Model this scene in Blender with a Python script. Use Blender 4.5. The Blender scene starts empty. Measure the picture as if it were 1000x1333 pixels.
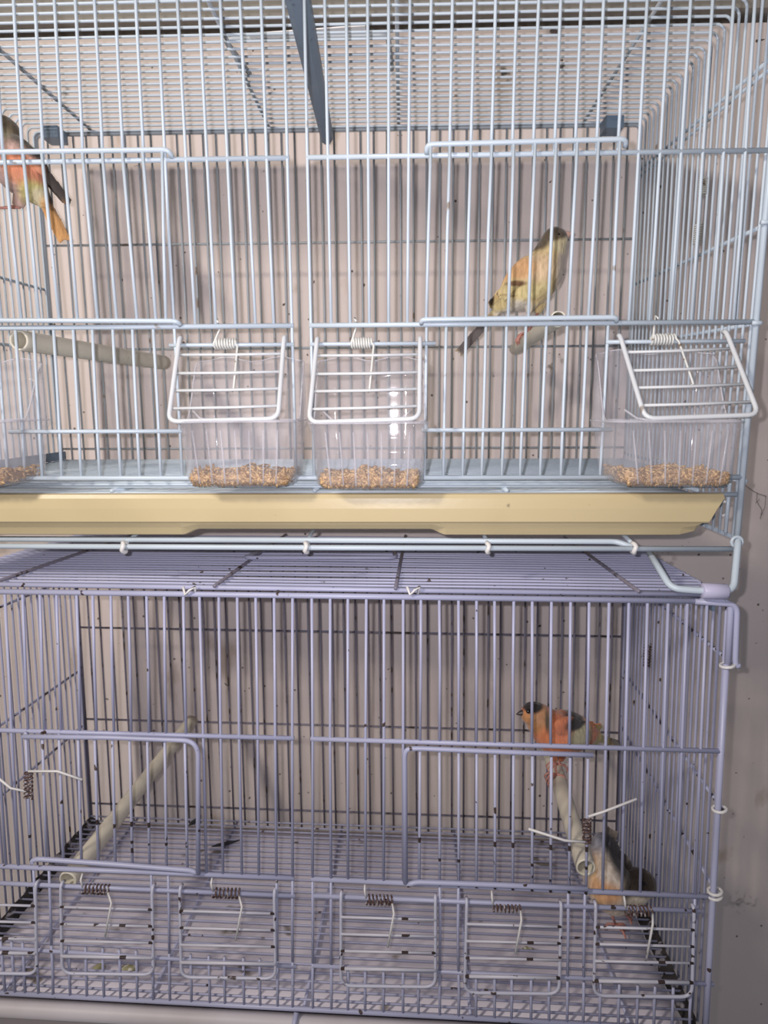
import bpy, math, random
import numpy as np
from mathutils import Vector, Matrix

random.seed(7); np.random.seed(7)
scene = bpy.context.scene
COL = scene.collection
PI = math.pi

# ------------------------------------------------------------------ camera
F, CX, CY = 844.0, 500.0, 666.5
CAM = Vector((0.06483, -0.42784, -0.02428))
def cam_axes(pitch, yaw, roll):
    cy, sy = math.cos(yaw), math.sin(yaw); cp, sp = math.cos(pitch), math.sin(pitch)
    cr, sr = math.cos(roll), math.sin(roll)
    fwd = Vector((sy*cp, cy*cp, -sp)); right = Vector((cy, -sy, 0)); up = right.cross(fwd)
    return right*cr+up*sr, -right*sr+up*cr, fwd
AR, AU, AF = cam_axes(0.16356, -0.02926, -0.00481)
cd = bpy.data.cameras.new('camera'); cam = bpy.data.objects.new('camera', cd); COL.objects.link(cam)
cam.matrix_world = Matrix(((AR.x, AU.x, -AF.x, CAM.x), (AR.y, AU.y, -AF.y, CAM.y), (AR.z, AU.z, -AF.z, CAM.z), (0, 0, 0, 1)))
cd.sensor_fit = 'HORIZONTAL'; cd.sensor_width = 7.0; cd.lens = 7.0*F/1000.0
cd.clip_start = 0.01; cd.clip_end = 20
cd.dof.use_dof = True; cd.dof.focus_distance = 0.47; cd.dof.aperture_fstop = 2.6
scene.camera = cam

# ------------------------------------------------------------------ light
scene.view_settings.view_transform = 'Standard'; scene.view_settings.look = 'None'
scene.view_settings.exposure = 0.0; scene.view_settings.gamma = 1.0
scene.view_settings.use_curve_mapping = False
w = bpy.data.worlds.new('room'); scene.world = w; w.use_nodes = True
w.node_tree.nodes['Background'].inputs['Color'].default_value = (0.86, 0.88, 1.0, 1)
w.node_tree.nodes['Background'].inputs['Strength'].default_value = 0.17
def area(name, loc, target, size, power, color, shape='DISK'):
    l = bpy.data.lights.new(name, 'AREA'); l.shape = shape; l.size = size; l.energy = power; l.color = color
    o = bpy.data.objects.new(name, l); COL.objects.link(o); o.location = loc
    o.rotation_euler = (Vector(target)-Vector(loc)).to_track_quat('-Z', 'Y').to_euler(); return o
fl = CAM - AR*0.012 + AU*0.007
area('phone_flash', fl, fl + AF + AU*0.75 - AR*0.22, 0.005, 2.0, (0.97, 0.93, 1.0))
area('room_lamp', (-0.62, -0.80, 0.48), (-0.15, 0.25, 0.12), 0.11, 8.6, (1.0, 0.91, 0.81))

# ------------------------------------------------------------------ frames of the two cages
U = Matrix.Identity(4)
L = Matrix.Translation((-0.00432, 0, 0)) @ Matrix.Rotation(-0.03343, 4, 'Z') @ Matrix.Rotation(-0.04489, 4, 'X')
def at(u, v, Y, fr=U):
    """the point of the cage's own plane y = Y that the photograph shows at pixel (u, v)"""
    inv = fr.inverted()
    c = inv @ CAM
    d = inv.to_3x3() @ (AF + AR*((u-CX)/F) - AU*((v-CY)/F))
    t = (Y-c.y)/d.y
    return c + d*t

WY = 0.292          # face of the wall
# ------------------------------------------------------------------ materials
def new_mat(name):
    m = bpy.data.materials.new(name); m.use_nodes = True
    nt = m.node_tree; b = nt.nodes['Principled BSDF']; return m, nt, b
def N(nt, t, **kw):
    n = nt.nodes.new(t)
    for k, v in kw.items():
        if k in n.inputs: n.inputs[k].default_value = v
        else: setattr(n, k, v)
    return n
def noise_mask(nt, scale, lo, hi, detail=3.0, coord='Object', stretch=None):
    tc = N(nt, 'ShaderNodeTexCoord'); src = tc.outputs[coord]
    if stretch:
        mp = N(nt, 'ShaderNodeMapping'); mp.inputs['Scale'].default_value = stretch
        nt.links.new(src, mp.inputs['Vector']); src = mp.outputs['Vector']
    n = N(nt, 'ShaderNodeTexNoise'); n.inputs['Scale'].default_value = scale; n.inputs['Detail'].default_value = detail
    nt.links.new(src, n.inputs['Vector'])
    r = N(nt, 'ShaderNodeMapRange'); r.inputs['From Min'].default_value = lo; r.inputs['From Max'].default_value = hi
    nt.links.new(n.outputs['Fac'], r.inputs['Value']); return r.outputs['Result']
def mixc(nt, fac, a, b):
    m = N(nt, 'ShaderNodeMix'); m.data_type = 'RGBA'
    nt.links.new(fac, m.inputs['Factor'])
    for s, c in (('A', a), ('B', b)):
        i = [x for x in m.inputs if x.name == s and x.type == 'RGBA'][0]
        if isinstance(c, tuple): i.default_value = (*c, 1)
        else: nt.links.new(c, i)
    return [x for x in m.outputs if x.type == 'RGBA'][0]
def bump(nt, b, scale, strength, dist=0.0005, stretch=None):
    f = noise_mask(nt, scale, 0, 1, 4.0, stretch=stretch)
    bp = N(nt, 'ShaderNodeBump'); bp.inputs['Strength'].default_value = strength; bp.inputs['Distance'].default_value = dist
    nt.links.new(f, bp.inputs['Height']); nt.links.new(bp.outputs['Normal'], b.inputs['Normal'])
def painted(name, col, spot, slo=0.70, shi=0.74, rough=0.38, sscale=60, dirt=None):
    m, nt, b = new_mat(name)
    c = col
    if dirt:
        c = mixc(nt, noise_mask(nt, 14, 0.45, 0.8), col, dirt)
    c = mixc(nt, noise_mask(nt, sscale, slo, shi, 2.0), c, spot)
    nt.links.new(c, b.inputs['Base Color']); b.inputs['Roughness'].default_value = rough
    bump(nt, b, 300, 0.15, 0.0003)
    return m
M = {}
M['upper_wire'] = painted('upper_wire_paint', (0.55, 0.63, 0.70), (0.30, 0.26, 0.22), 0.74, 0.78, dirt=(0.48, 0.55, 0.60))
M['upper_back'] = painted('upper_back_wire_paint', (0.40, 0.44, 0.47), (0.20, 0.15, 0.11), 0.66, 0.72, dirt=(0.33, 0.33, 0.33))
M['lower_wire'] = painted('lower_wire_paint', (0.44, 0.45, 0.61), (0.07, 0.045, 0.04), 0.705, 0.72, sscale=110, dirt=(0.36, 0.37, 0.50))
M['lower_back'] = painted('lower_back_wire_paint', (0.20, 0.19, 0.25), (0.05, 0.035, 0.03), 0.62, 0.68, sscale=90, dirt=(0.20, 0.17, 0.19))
M['white_wire'] = painted('white_wire_paint', (0.74, 0.72, 0.70), (0.10, 0.05, 0.04), 0.70, 0.72, sscale=90)
M['flap_wire'] = painted('flap_wire_paint', (0.56, 0.56, 0.66), (0.06, 0.035, 0.03), 0.64, 0.67, sscale=130)
M['flap_white'] = painted('flap_white_paint', (0.66, 0.68, 0.69), (0.30, 0.26, 0.22), 0.74, 0.78, dirt=(0.58, 0.59, 0.60))
M['rust'] = painted('rusty_wire', (0.10, 0.055, 0.045), (0.42, 0.38, 0.38), 0.55, 0.62, 0.6, 420)
M['spring_white'] = painted('spring_wire', (0.66, 0.66, 0.62), (0.20, 0.14, 0.09), 0.66, 0.70, 0.35, 200)
M['slate'] = painted('slate_blue_strip', (0.17, 0.24, 0.32), (0.10, 0.13, 0.16), 0.66, 0.70, 0.45, 80, dirt=(0.22, 0.28, 0.34))
M['tray'] = painted('cream_tray_plastic', (0.56, 0.46, 0.265), (0.25, 0.19, 0.11), 0.72, 0.75, 0.30, 55, dirt=(0.50, 0.41, 0.235))
M['tray_recess'] = painted('tray_recess_plastic', (0.62, 0.58, 0.47), (0.35, 0.30, 0.22), 0.72, 0.76, 0.4, 55)
M['tray_white'] = painted('white_tray_plastic', (0.60, 0.56, 0.58), (0.15, 0.12, 0.12), 0.72, 0.75, 0.5, 40, dirt=(0.48, 0.43, 0.43))
M['tray_grey'] = painted('grey_tray_edge', (0.27, 0.24, 0.24), (0.12, 0.10, 0.10), 0.70, 0.75, 0.6, 40, dirt=(0.22, 0.19, 0.19))
M['liner_blue'] = painted('pale_blue_liner', (0.76, 0.84, 0.88), (0.45, 0.42, 0.35), 0.72, 0.78, 0.7, 30, dirt=(0.70, 0.78, 0.82))
M['liner_white'] = painted('white_paper_liner', (0.70, 0.66, 0.72), (0.22, 0.19, 0.17), 0.68, 0.74, 0.8, 38, dirt=(0.50, 0.46, 0.52))
M['perch'] = painted('cream_perch_plastic', (0.70, 0.65, 0.53), (0.36, 0.33, 0.26), 0.72, 0.78, 0.45, 60, dirt=(0.60, 0.56, 0.46))
M['grime'] = painted('grime', (0.035, 0.03, 0.03), (0.35, 0.33, 0.36), 0.56, 0.62, 0.8, 90)
M['sleeve'] = painted('lavender_plastic', (0.52, 0.50, 0.66), (0.3, 0.28, 0.3), 0.74, 0.78, 0.35, 60)
M['web'] = painted('cobweb_thread', (0.25, 0.21, 0.20), (0.3, 0.3, 0.3))
M['black'] = painted('black_gloss', (0.01, 0.008, 0.008), (0.02, 0.02, 0.02), rough=0.12)
M['leg'] = painted('pink_leg_skin', (0.55, 0.25, 0.20), (0.35, 0.15, 0.12), 0.6, 0.7, 0.5, 300)
M['beak_pink'] = painted('pink_beak_horn', (0.62, 0.40, 0.32), (0.4, 0.25, 0.2), rough=0.35)
M['beak_dark'] = painted('dark_beak_horn', (0.06, 0.045, 0.045), (0.1, 0.08, 0.07), rough=0.35)

def welded(name, col, dirt, axis, spots):
    """paint that has chipped to rust at the welds: bands along the wire"""
    m, nt, b = new_mat(name)
    c = mixc(nt, noise_mask(nt, 14, 0.45, 0.8), col, dirt)
    c = mixc(nt, noise_mask(nt, 110, 0.685, 0.70, 2.0), c, (0.07, 0.045, 0.04))
    tc = N(nt, 'ShaderNodeTexCoord'); sx = N(nt, 'ShaderNodeSeparateXYZ'); nt.links.new(tc.outputs['Generated'], sx.inputs[0])
    oi = N(nt, 'ShaderNodeObjectInfo')
    for k, (p, w_, chance) in enumerate(spots):
        d = N(nt, 'ShaderNodeMath'); d.operation = 'SUBTRACT'; nt.links.new(sx.outputs[axis], d.inputs[0]); d.inputs[1].default_value = p
        a = N(nt, 'ShaderNodeMath'); a.operation = 'ABSOLUTE'; nt.links.new(d.outputs[0], a.inputs[0])
        l = N(nt, 'ShaderNodeMath'); l.operation = 'LESS_THAN'; nt.links.new(a.outputs[0], l.inputs[0]); l.inputs[1].default_value = w_
        f = N(nt, 'ShaderNodeMath'); f.operation = 'MULTIPLY'; nt.links.new(oi.outputs['Random'], f.inputs[0]); f.inputs[1].default_value = 7.31+k*3.7
        fr_ = N(nt, 'ShaderNodeMath'); fr_.operation = 'FRACT'; nt.links.new(f.outputs[0], fr_.inputs[0])
        g = N(nt, 'ShaderNodeMath'); g.operation = 'LESS_THAN'; nt.links.new(fr_.outputs[0], g.inputs[0]); g.inputs[1].default_value = chance
        q = N(nt, 'ShaderNodeMath'); q.operation = 'MULTIPLY'; nt.links.new(l.outputs[0], q.inputs[0]); nt.links.new(g.outputs[0], q.inputs[1])
        c = mixc(nt, q.outputs[0], c, (0.055, 0.035, 0.03))
    nt.links.new(c, b.inputs['Base Color']); b.inputs['Roughness'].default_value = 0.4; return m
M['rung_rust'] = welded('rung_paint', (0.62, 0.61, 0.68), (0.54, 0.53, 0.60), 0, ((0.01, 0.032, 0.55), (0.99, 0.03, 0.55), (0.68, 0.035, 0.5)))
M['bar_rust'] = welded('door_bar_paint', (0.47, 0.48, 0.63), (0.41, 0.42, 0.55), 2, ((0.0, 0.025, 0.8), (0.34, 0.02, 0.3), (0.2, 0.012, 0.25)))
M['side_rust'] = painted('rusting_side_rod', (0.40, 0.41, 0.54), (0.05, 0.035, 0.03), 0.52, 0.56, sscale=120)
def seeds_mat():
    m, nt, b = new_mat('seed_husk')
    a = N(nt, 'ShaderNodeAttribute'); a.attribute_name = 'shade'
    c = mixc(nt, a.outputs['Fac'], (0.27, 0.135, 0.045), (0.74, 0.49, 0.22))
    nt.links.new(c, b.inputs['Base Color']); b.inputs['Roughness'].default_value = 0.45; return m
M['seed'] = seeds_mat()
def clear_mat(name, tint, haze):
    m, nt, b = new_mat(name); out = nt.nodes['Material Output']
    b.inputs['Base Color'].default_value = (0.86, 0.85, 0.89, 1); b.inputs['Roughness'].default_value = 0.04
    b.inputs['Specular IOR Level'].default_value = 0.22
    tr = N(nt, 'ShaderNodeBsdfTransparent'); tr.inputs['Color'].default_value = (*tint, 1)
    lf = N(nt, 'ShaderNodeLayerWeight'); lf.inputs['Blend'].default_value = 0.35
    pw_ = N(nt, 'ShaderNodeMath'); pw_.operation = 'POWER'; pw_.inputs[1].default_value = 3.0; nt.links.new(lf.outputs['Facing'], pw_.inputs[0])
    lw = N(nt, 'ShaderNodeMath'); lw.operation = 'MULTIPLY'; lw.inputs[1].default_value = 0.75; nt.links.new(pw_.outputs[0], lw.inputs[0])
    s = noise_mask(nt, 60, 0.35, 0.8, stretch=(1, 1, 0.25))
    mu = N(nt, 'ShaderNodeMath'); mu.operation = 'MULTIPLY_ADD'; mu.inputs[1].default_value = haze; mu.inputs[2].default_value = haze*0.8
    nt.links.new(s, mu.inputs[0])
    ad = N(nt, 'ShaderNodeMath'); ad.operation = 'ADD'; ad.use_clamp = True
    nt.links.new(lw.outputs[0], ad.inputs[0]); nt.links.new(mu.outputs[0], ad.inputs[1])
    mx = N(nt, 'ShaderNodeMixShader')
    nt.links.new(ad.outputs[0], mx.inputs[0]); nt.links.new(tr.outputs[0], mx.inputs[1]); nt.links.new(b.outputs[0], mx.inputs[2])
    nt.links.new(mx.outputs[0], out.inputs['Surface']); return m
M['clear'] = clear_mat('clear_plastic', (0.975, 0.972, 0.98), 0.065)
M['clear_edge'] = clear_mat('clear_plastic_edge', (0.97, 0.965, 0.975), 0.22)
def wall_mat():
    m, nt, b = new_mat('old_plaster')
    c = mixc(nt, noise_mask(nt, 5, 0.35, 0.72, 5), (0.82, 0.715, 0.665), (0.75, 0.645, 0.595))
    c = mixc(nt, noise_mask(nt, 22, 0.66, 0.74, 4, stretch=(1, 1, 0.5)), c, (0.58, 0.47, 0.39))
    c = mixc(nt, noise_mask(nt, 150, 0.77, 0.80, 1), c, (0.10, 0.075, 0.06))
    vo = N(nt, 'ShaderNodeTexVoronoi'); vo.inputs['Scale'].default_value = 38; tc = N(nt, 'ShaderNodeTexCoord')
    nt.links.new(tc.outputs['Object'], vo.inputs['Vector'])
    r = N(nt, 'ShaderNodeMapRange'); r.inputs['From Min'].default_value = 0.06; r.inputs['From Max'].default_value = 0.04
    nt.links.new(vo.outputs['Distance'], r.inputs['Value'])
    c = mixc(nt, r.outputs[0], c, (0.13, 0.10, 0.09))
    for (u, v, rad, lo, hi, colr) in ((656, 98, 0.010, 0.46, 0.56, (0.09, 0.08, 0.075)), (722, 38, 0.009, 0.42, 0.55, (0.10, 0.08, 0.07)), (738, 12, 0.016, 0.40, 0.55, (0.12, 0.07, 0.06)), (735, 88, 0.007, 0.45, 0.55, (0.10, 0.08, 0.07)),
                                      (82, 118, 0.009, 0.45, 0.60, (0.22, 0.20, 0.18)), (968, 1175, 0.020, 0.50, 0.62, (0.38, 0.33, 0.31)), (720, 470, 0.014, 0.50, 0.60, (0.30, 0.26, 0.22)), (860, 735, 0.022, 0.50, 0.65, (0.42, 0.36, 0.33))):
        p = at(u, v, WY); g = N(nt, 'ShaderNodeVectorMath'); g.operation = 'DISTANCE'
        nt.links.new(tc.outputs['Object'], g.inputs[0]); g.inputs[1].default_value = (p.x, WY, p.z)
        r1 = N(nt, 'ShaderNodeMapRange'); r1.inputs['From Min'].default_value = rad; r1.inputs['From Max'].default_value = rad*0.5; nt.links.new(g.outputs['Value'], r1.inputs['Value'])
        mm = N(nt, 'ShaderNodeMath'); mm.operation = 'MULTIPLY'; nt.links.new(r1.outputs[0], mm.inputs[0]); nt.links.new(noise_mask(nt, 110, lo, hi, 4), mm.inputs[1])
        c = mixc(nt, mm.outputs[0], c, colr)
    nt.links.new(c, b.inputs['Base Color']); b.inputs['Roughness'].default_value = 0.8
    bump(nt, b, 45, 0.35, 0.002); return m
M['wall'] = wall_mat()
M['ledge'] = painted('grey_brown_ledge', (0.34, 0.31, 0.27), (0.14, 0.12, 0.10), 0.60, 0.70, 0.8, 12, dirt=(0.26, 0.23, 0.20))
def plumage():
    m, nt, b = new_mat('plumage')
    a = N(nt, 'ShaderNodeAttribute'); a.attribute_name = 'Col'
    f = noise_mask(nt, 340, 0.35, 0.65, 4, stretch=(1.0, 1.0, 0.3))
    mu = N(nt, 'ShaderNodeMath'); mu.operation = 'MULTIPLY'; mu.inputs[1].default_value = 0.6
    nt.links.new(f, mu.inputs[0])
    dk = N(nt, 'ShaderNodeMix'); dk.data_type = 'RGBA'; dk.blend_type = 'MULTIPLY'
    ins = [x for x in dk.inputs if x.type == 'RGBA']
    nt.links.new(mu.outputs[0], dk.inputs['Factor']); nt.links.new(a.outputs['Color'], ins[0]); ins[1].default_value = (0.55, 0.5, 0.45, 1)
    nt.links.new([x for x in dk.outputs if x.type == 'RGBA'][0], b.inputs['Base Color'])
    b.inputs['Roughness'].default_value = 0.75; b.inputs['Sheen Weight'].default_value = 0.25
    bump(nt, b, 420, 0.8, 0.0010, stretch=(1, 1, 0.35)); return m
M['plumage'] = plumage()

# ------------------------------------------------------------------ mesh helpers
class MB:
    def __init__(s): s.v = []; s.f = []
    def tube(s, pts, r, sides=7, closed=False, caps=True):
        pts = [Vector(p) for p in pts]
        if not hasattr(r, '__len__'): r = [r]*len(pts)
        n = len(pts); base = len(s.v); prev = None
        for i, p in enumerate(pts):
            if closed: t = (pts[(i+1) % n]-pts[i-1])
            else: t = pts[min(i+1, n-1)]-pts[max(i-1, 0)]
            t.normalize()
            if prev is None:
                a = Vector((0, 0, 1)) if abs(t.z) < 0.9 else Vector((0, 1, 0))
                x = a.cross(t).normalized()
            else:
                x = (prev-t*prev.dot(t))
                if x.length < 1e-6: x = Vector((1, 0, 0)).cross(t)
                x.normalize()
            prev = x; y = t.cross(x)
            for k in range(sides):
                a = 2*PI*k/sides
                s.v.append(tuple(p+(x*math.cos(a)+y*math.sin(a))*r[i]))
        m = n if closed else n-1
        for i in range(m):
            a0 = base+i*sides; b0 = base+((i+1) % n)*sides
            for k in range(sides):
                k2 = (k+1) % sides
                s.f.append((a0+k, a0+k2, b0+k2, b0+k))
        if caps and not closed:
            s.f.append(tuple(base+k for k in reversed(range(sides))))
            s.f.append(tuple(base+(n-1)*sides+k for k in range(sides)))
        return s
    def box(s, lo, hi):
        b = len(s.v); x0, y0, z0 = lo; x1, y1, z1 = hi
        s.v += [(x0,y0,z0),(x1,y0,z0),(x1,y1,z0),(x0,y1,z0),(x0,y0,z1),(x1,y0,z1),(x1,y1,z1),(x0,y1,z1)]
        s.f += [tuple(b+i for i in q) for q in ((0,3,2,1),(4,5,6,7),(0,1,5,4),(1,2,6,5),(2,3,7,6),(3,0,4,7))]
        return s
    def loft(s, loops, closed=True, cap0=False, cap1=False):
        n = len(loops[0]); base = len(s.v)
        for lp in loops: s.v += [tuple(p) for p in lp]
        for i in range(len(loops)-1):
            for k in range(n if closed else n-1):
                k2 = (k+1) % n
                s.f.append((base+i*n+k, base+i*n+k2, base+(i+1)*n+k2, base+(i+1)*n+k))
        if cap0: s.f.append(tuple(base+k for k in reversed(range(n))))
        if cap1: s.f.append(tuple(base+(len(loops)-1)*n+k for k in range(n)))
        return s
    def build(s, name, mat, parent=None, smooth=True, fix=False):
        me = bpy.data.meshes.new(name); me.from_pydata(s.v, [], s.f)
        if fix:
            import bmesh
            bm = bmesh.new(); bm.from_mesh(me); bmesh.ops.recalc_face_normals(bm, faces=bm.faces); bm.to_mesh(me); bm.free()
        if smooth: me.polygons.foreach_set('use_smooth', [True]*len(me.polygons))
        me.materials.append(M[mat]); me.update()
        o = bpy.data.objects.new(name, me); COL.objects.link(o)
        if parent: o.parent = parent
        return o
def tag(o, label, cat, group=None, kind=None):
    if label: o['label'] = label
    if cat: o['category'] = cat
    if group: o['group'] = group
    if kind: o['kind'] = kind
    return o
def empty(name, loc=(0,0,0)):
    o = bpy.data.objects.new(name, None); o.empty_display_size = 0.02; COL.objects.link(o); o.location = loc; return o
def rounded(pts, rad, seg=4):
    """polyline with its inner corners rounded"""
    pts = [Vector(p) for p in pts]; out = [pts[0]]
    for i in range(1, len(pts)-1):
        p, a, b = pts[i], pts[i-1], pts[i+1]
        ra = min(rad, (a-p).length*0.45); rb = min(rad, (b-p).length*0.45)
        q0 = p+(a-p).normalized()*ra; q1 = p+(b-p).normalized()*rb
        for k in range(seg+1):
            t = k/seg; out.append(q0*(1-t)**2+p*2*t*(1-t)+q1*t*t)
    out.append(pts[-1]); return out
def helix(a, b, rad, turns, start=0.0, per=10):
    a, b = Vector(a), Vector(b); t = (b-a).normalized()
    x = t.cross(Vector((0, 1, 0))).normalized(); y = t.cross(x); out = []
    for i in range(int(turns*per)+1):
        s = i/(turns*per); an = start+2*PI*i/per
        out.append(a+(b-a)*s+(x*math.cos(an)+y*math.sin(an))*rad)
    return out
def interp(tab, x):
    ks = sorted(tab)
    if x <= ks[0]: a, b = ks[0], ks[1]
    elif x >= ks[-1]: a, b = ks[-2], ks[-1]
    else:
        i = max(j for j in range(len(ks)) if ks[j] <= x); i = min(i, len(ks)-2); a, b = ks[i], ks[i+1]
    return tab[a]+(tab[b]-tab[a])*(x-a)/(b-a)
def barline(tA, vA, tB, vB, idx, fr, Y=0.0):
    """x of a front bar as a function of z, from where it stands at two heights"""
    p = at(interp(tA, idx), vA, Y, fr); q = at(interp(tB, idx), vB, Y, fr)
    return lambda z: p.x+(q.x-p.x)*(z-p.z)/(q.z-p.z)

# ================================================================== the setting
mb = MB(); mb.box((-1.6, WY, -1.2), (1.6, WY+0.06, 0.346)); wall = tag(mb.build('wall_back', 'wall', smooth=False), 'old cream plaster wall with specks behind both cages', None, kind='structure')
mb = MB(); mb.box((-1.6, WY-0.012, 0.353), (1.6, WY+0.06, 0.60)); tag(mb.build('trim_1', 'ledge', smooth=False), 'grey brown ledge above the plaster wall', None, kind='structure')

# ================================================================== UPPER CAGE
D = 0.234
PU = 0.0125
ZR = 0.2337          # roof
topU = {i-13.5: u for i, u in enumerate([18.2,45.5,71,98,123,150.5,177,204.8,231,259,287,312.5,340,369.5,396.5,422.8,450.8,478.8,506,534,561.7,589,617.7,645,673,701.8,729.8,756.8,785.8,814.5,842.5,871,899,927.6,955,982.5])}
midU = {-14.5:14,-13.5:38.5,-12.5:64.7,-11.5:90.3,-10.5:115.7,-9.5:142,-8.5:168,-7.5:195,-6.5:223,-5.5:250,-4.5:277,-3.5:303,-2.5:329,-1.5:353.5,-0.5:378.5,0.5:403.5,1.5:429.7,2.5:455,3.5:480.5,4.5:506,5.5:531,6.5:556.5,7.5:582.5,8.5:609,9.5:635,10.5:662,11.5:688,12.5:715,13.5:742,14.5:768.5,15.5:796,16.5:823,17.5:850,18.5:877,19.5:905,20.5:932,21.5:960}
def barU(idx): return barline(topU, 0, midU, 350, idx, U)
def zU(u, v, Y=0.0): return at(u, v, Y).z
zr1, zr2, zr3, zr4, zbot = 0.1262, 0.0262, -0.0407, -0.0719, None
cA, cB = at(1004, 200, 0), at(967, 620, 0)
cornR = lambda z: cA.x+(cB.x-cA.x)*(z-cA.z)/(cB.z-cA.z)
kA, kB = at(834, 163, D), at(824, 380, D)
backR = lambda z: kA.x+(kB.x-kA.x)*(z-kA.z)/(kB.z-kA.z)
kC, kD = at(46, 176, D), at(80, 594, D)
backL = lambda z: kC.x+(kD.x-kC.x)*(z-kC.z)/(kD.z-kC.z)
cornL = lambda z: -0.288
def sideR(Y, z): return cornR(z)*(1-Y/D)+backR(z)*Y/D
def sideL(Y, z): return cornL(z)*(1-Y/D)+backL(z)*Y/D
zfrU = at(900, 713, 0).z     # bottom frame rod
floU = -0.0787
cage = empty('bird_cage', (0, D/2, zfrU)); tag(cage, 'upper pale blue wire bird cage with cream slide-out tray, seed cups on its front', 'bird cage')
def put(o, root):            # keep the part's own coordinates in the cage's frame
    o.location = -Vector(root.location); return o
inv_off = -Vector(cage.location)
class Sub:
    """parts of one cage, built in that cage's frame"""
    def __init__(s, root, off): s.root = root; s.off = off
    def part(s, mb, name, mat, label=None, **k):
        o = mb.build(name, mat, s.root, **k); o.location = s.off
        if label: o['label'] = label
        return o
    def sub(s, mb, name, mat, parent, label=None, **k):
        o = mb.build(name, mat, parent, **k)
        if label: o['label'] = label
        return o
class Many:
    """collects tubes that are each an object of their own"""
    def __init__(s): s.items = []
    def tube(s, *a, **k): s.items.append(MB().tube(*a, **k)); return s
    def parts(s, S, name, mat, label=None): return [S.part(m, name, mat, label) for m in s.items]
    def subs(s, S, name, mat, parent, label=None): return [S.sub(m, name, mat, parent, label) for m in s.items]
A = Sub(cage, inv_off)
RB, RR, RC = 0.00102, 0.0016, 0.0020
def hrod(mb, x0, x1, z, r=RR, Y=0.0, zz=None):
    z1 = z if zz is None else zz
    return mb.tube([(x0, Y, z), ((x0*2+x1)/3, Y, z*2/3+z1/3), (x1, Y, z1)], r, 8)
# doors cover these bar indexes
doorL = (-19.5, -6.9); doorR = (6.3, 15.9)
gaps = [(-6.4, -0.9), (0.9, 6.2), (15.9, 22.2), (-22.5, -15.6)]    # feeding openings below rod 2
front = Many()
xg0, xg1 = barU(-0.5)(zr1), barU(0.5)(zr1)
hrod(front, -0.290, xg0+0.001, zr1); hrod(front, xg1-0.001, cornR(zr1)+0.006, zr1)
hrod(front, -0.290, barU(-0.5)(zr2)+0.001, zr2); hrod(front, barU(0.5)(zr2)-0.001, cornR(zr2)+0.002, zr2)
hrod(front, barU(-15.2)(zr3), barU(-6.5)(zr3)+0.002, zr3, 0.0014); hrod(front, barU(6.5)(zr3)-0.002, barU(15.5)(zr3)+0.006, zr3, 0.0014)
hrod(front, -0.290, cornR(zr4), zr4, 0.0017)
for (a, b) in ((-6.7, -0.5), (0.5, 6.9), (15.5, 22.0), (-22, -15.6)):
    zh = at(300, 449, 0).z
    hrod(front, barU(a)(zh)-0.001, barU(b)(zh)+0.001, zh, 0.0013)
# corner post and its lower leg
zc1 = at(958, 700, 0).z
front.tube([(cornR(-0.07)-0.006, 0.004, -0.076), (cornR(zc1)-0.006, 0.004, zc1+0.003)], 0.0013, 8)
fp = A.part(MB().tube(rounded([(cornR(zc1), 0, zc1), (cornR(ZR-0.002), 0, ZR-0.002), (-0.288, 0, ZR-0.002), (-0.288, 0, zc1)], 0.005), RC, 8), 'front_panel', 'upper_wire')
front.subs(A, 'rail', 'upper_wire', fp)
def zend(i): return zr4
for k in range(45):
    i = -22+0.5+k*1.0-0.0
    i = -21.5+k
    if i > 21.6: break
    bx = barU(i)
    segs = []
    inL = doorL[0] <= i <= doorL[1]; inR = doorR[0] <= i <= doorR[1]
    ingap = any(g0 <= i <= g1 for g0, g1 in gaps)
    if inL or inR:
        segs.append((ZR-0.002, zr1+0.0005))
        if ingap: segs.append((zr2, zr2-0.008))
        else: segs.append((zr2, zr4))
    elif ingap:
        segs.append((ZR-0.002, zr2))
    else:
        segs.append((ZR-0.002, zr4))
    for j, (z0, z1) in enumerate(segs):
        mb = MB(); nz = 4; jit = random.uniform(-0.0003, 0.0003)
        zs = [z0+(z1-z0)*t/nz for t in range(nz+1)]
        mb.tube([(bx(z)+jit*math.sin(PI*t/nz), -0.0004 if z > zr2 else 0.0006, z) for t, z in enumerate(zs)], RB, 7)
        A.sub(mb, 'bar', 'upper_wire', fp)
# sliding doors: frame + bars, a step in front of the panel
def door_upper(tl, tr, bl, br, xs, label):
    Y = -0.005
    a, b = at(*tl, Y), at(*tr, Y); c, d = at(*bl, Y), at(*br, Y)
    o = A.part(MB().tube(rounded([(a.x-0.0, Y+0.004, a.z-0.004), a, b, (b.x+0.001, Y+0.004, b.z-0.003)], 0.004), 0.0016, 8), 'sliding_door', 'upper_wire', label)
    A.sub(MB().tube(rounded([(c.x, Y+0.004, c.z-0.002), c, d, (d.x+0.001, Y+0.004, d.z-0.002)], 0.004), 0.0016, 8), 'lower_rail', 'upper_wire', o)
    for t0, t1 in xs:
        p, q = at(t0, tl[1] if False else (tl[1]+(tr[1]-tl[1])*(t0-tl[0])/(tr[0]-tl[0])), Y), at(t1, bl[1]+(br[1]-bl[1])*(t1-bl[0])/(br[0]-bl[0]), Y)
        m2 = MB(); mid = (p+q)/2; mid.x += random.uniform(-.0003, .0003)
        m2.tube([p, mid, q], RB, 7); A.sub(m2, 'bar', 'upper_wire', o)
lt = [5-27*3, 5-27*2, 5-27, 5, 29.7, 54, 82, 107, 133, 159, 185.5, 211]
lb = [28-26*3, 28-26*2, 28-26, 28, 51, 77, 101, 127, 152, 178.5, 203, 216]
door_upper((-78, 199), (219, 195), (-60, 417), (230, 418), list(zip(lt, lb)), 'left sliding door with bar bottoms between two long rods')
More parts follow.
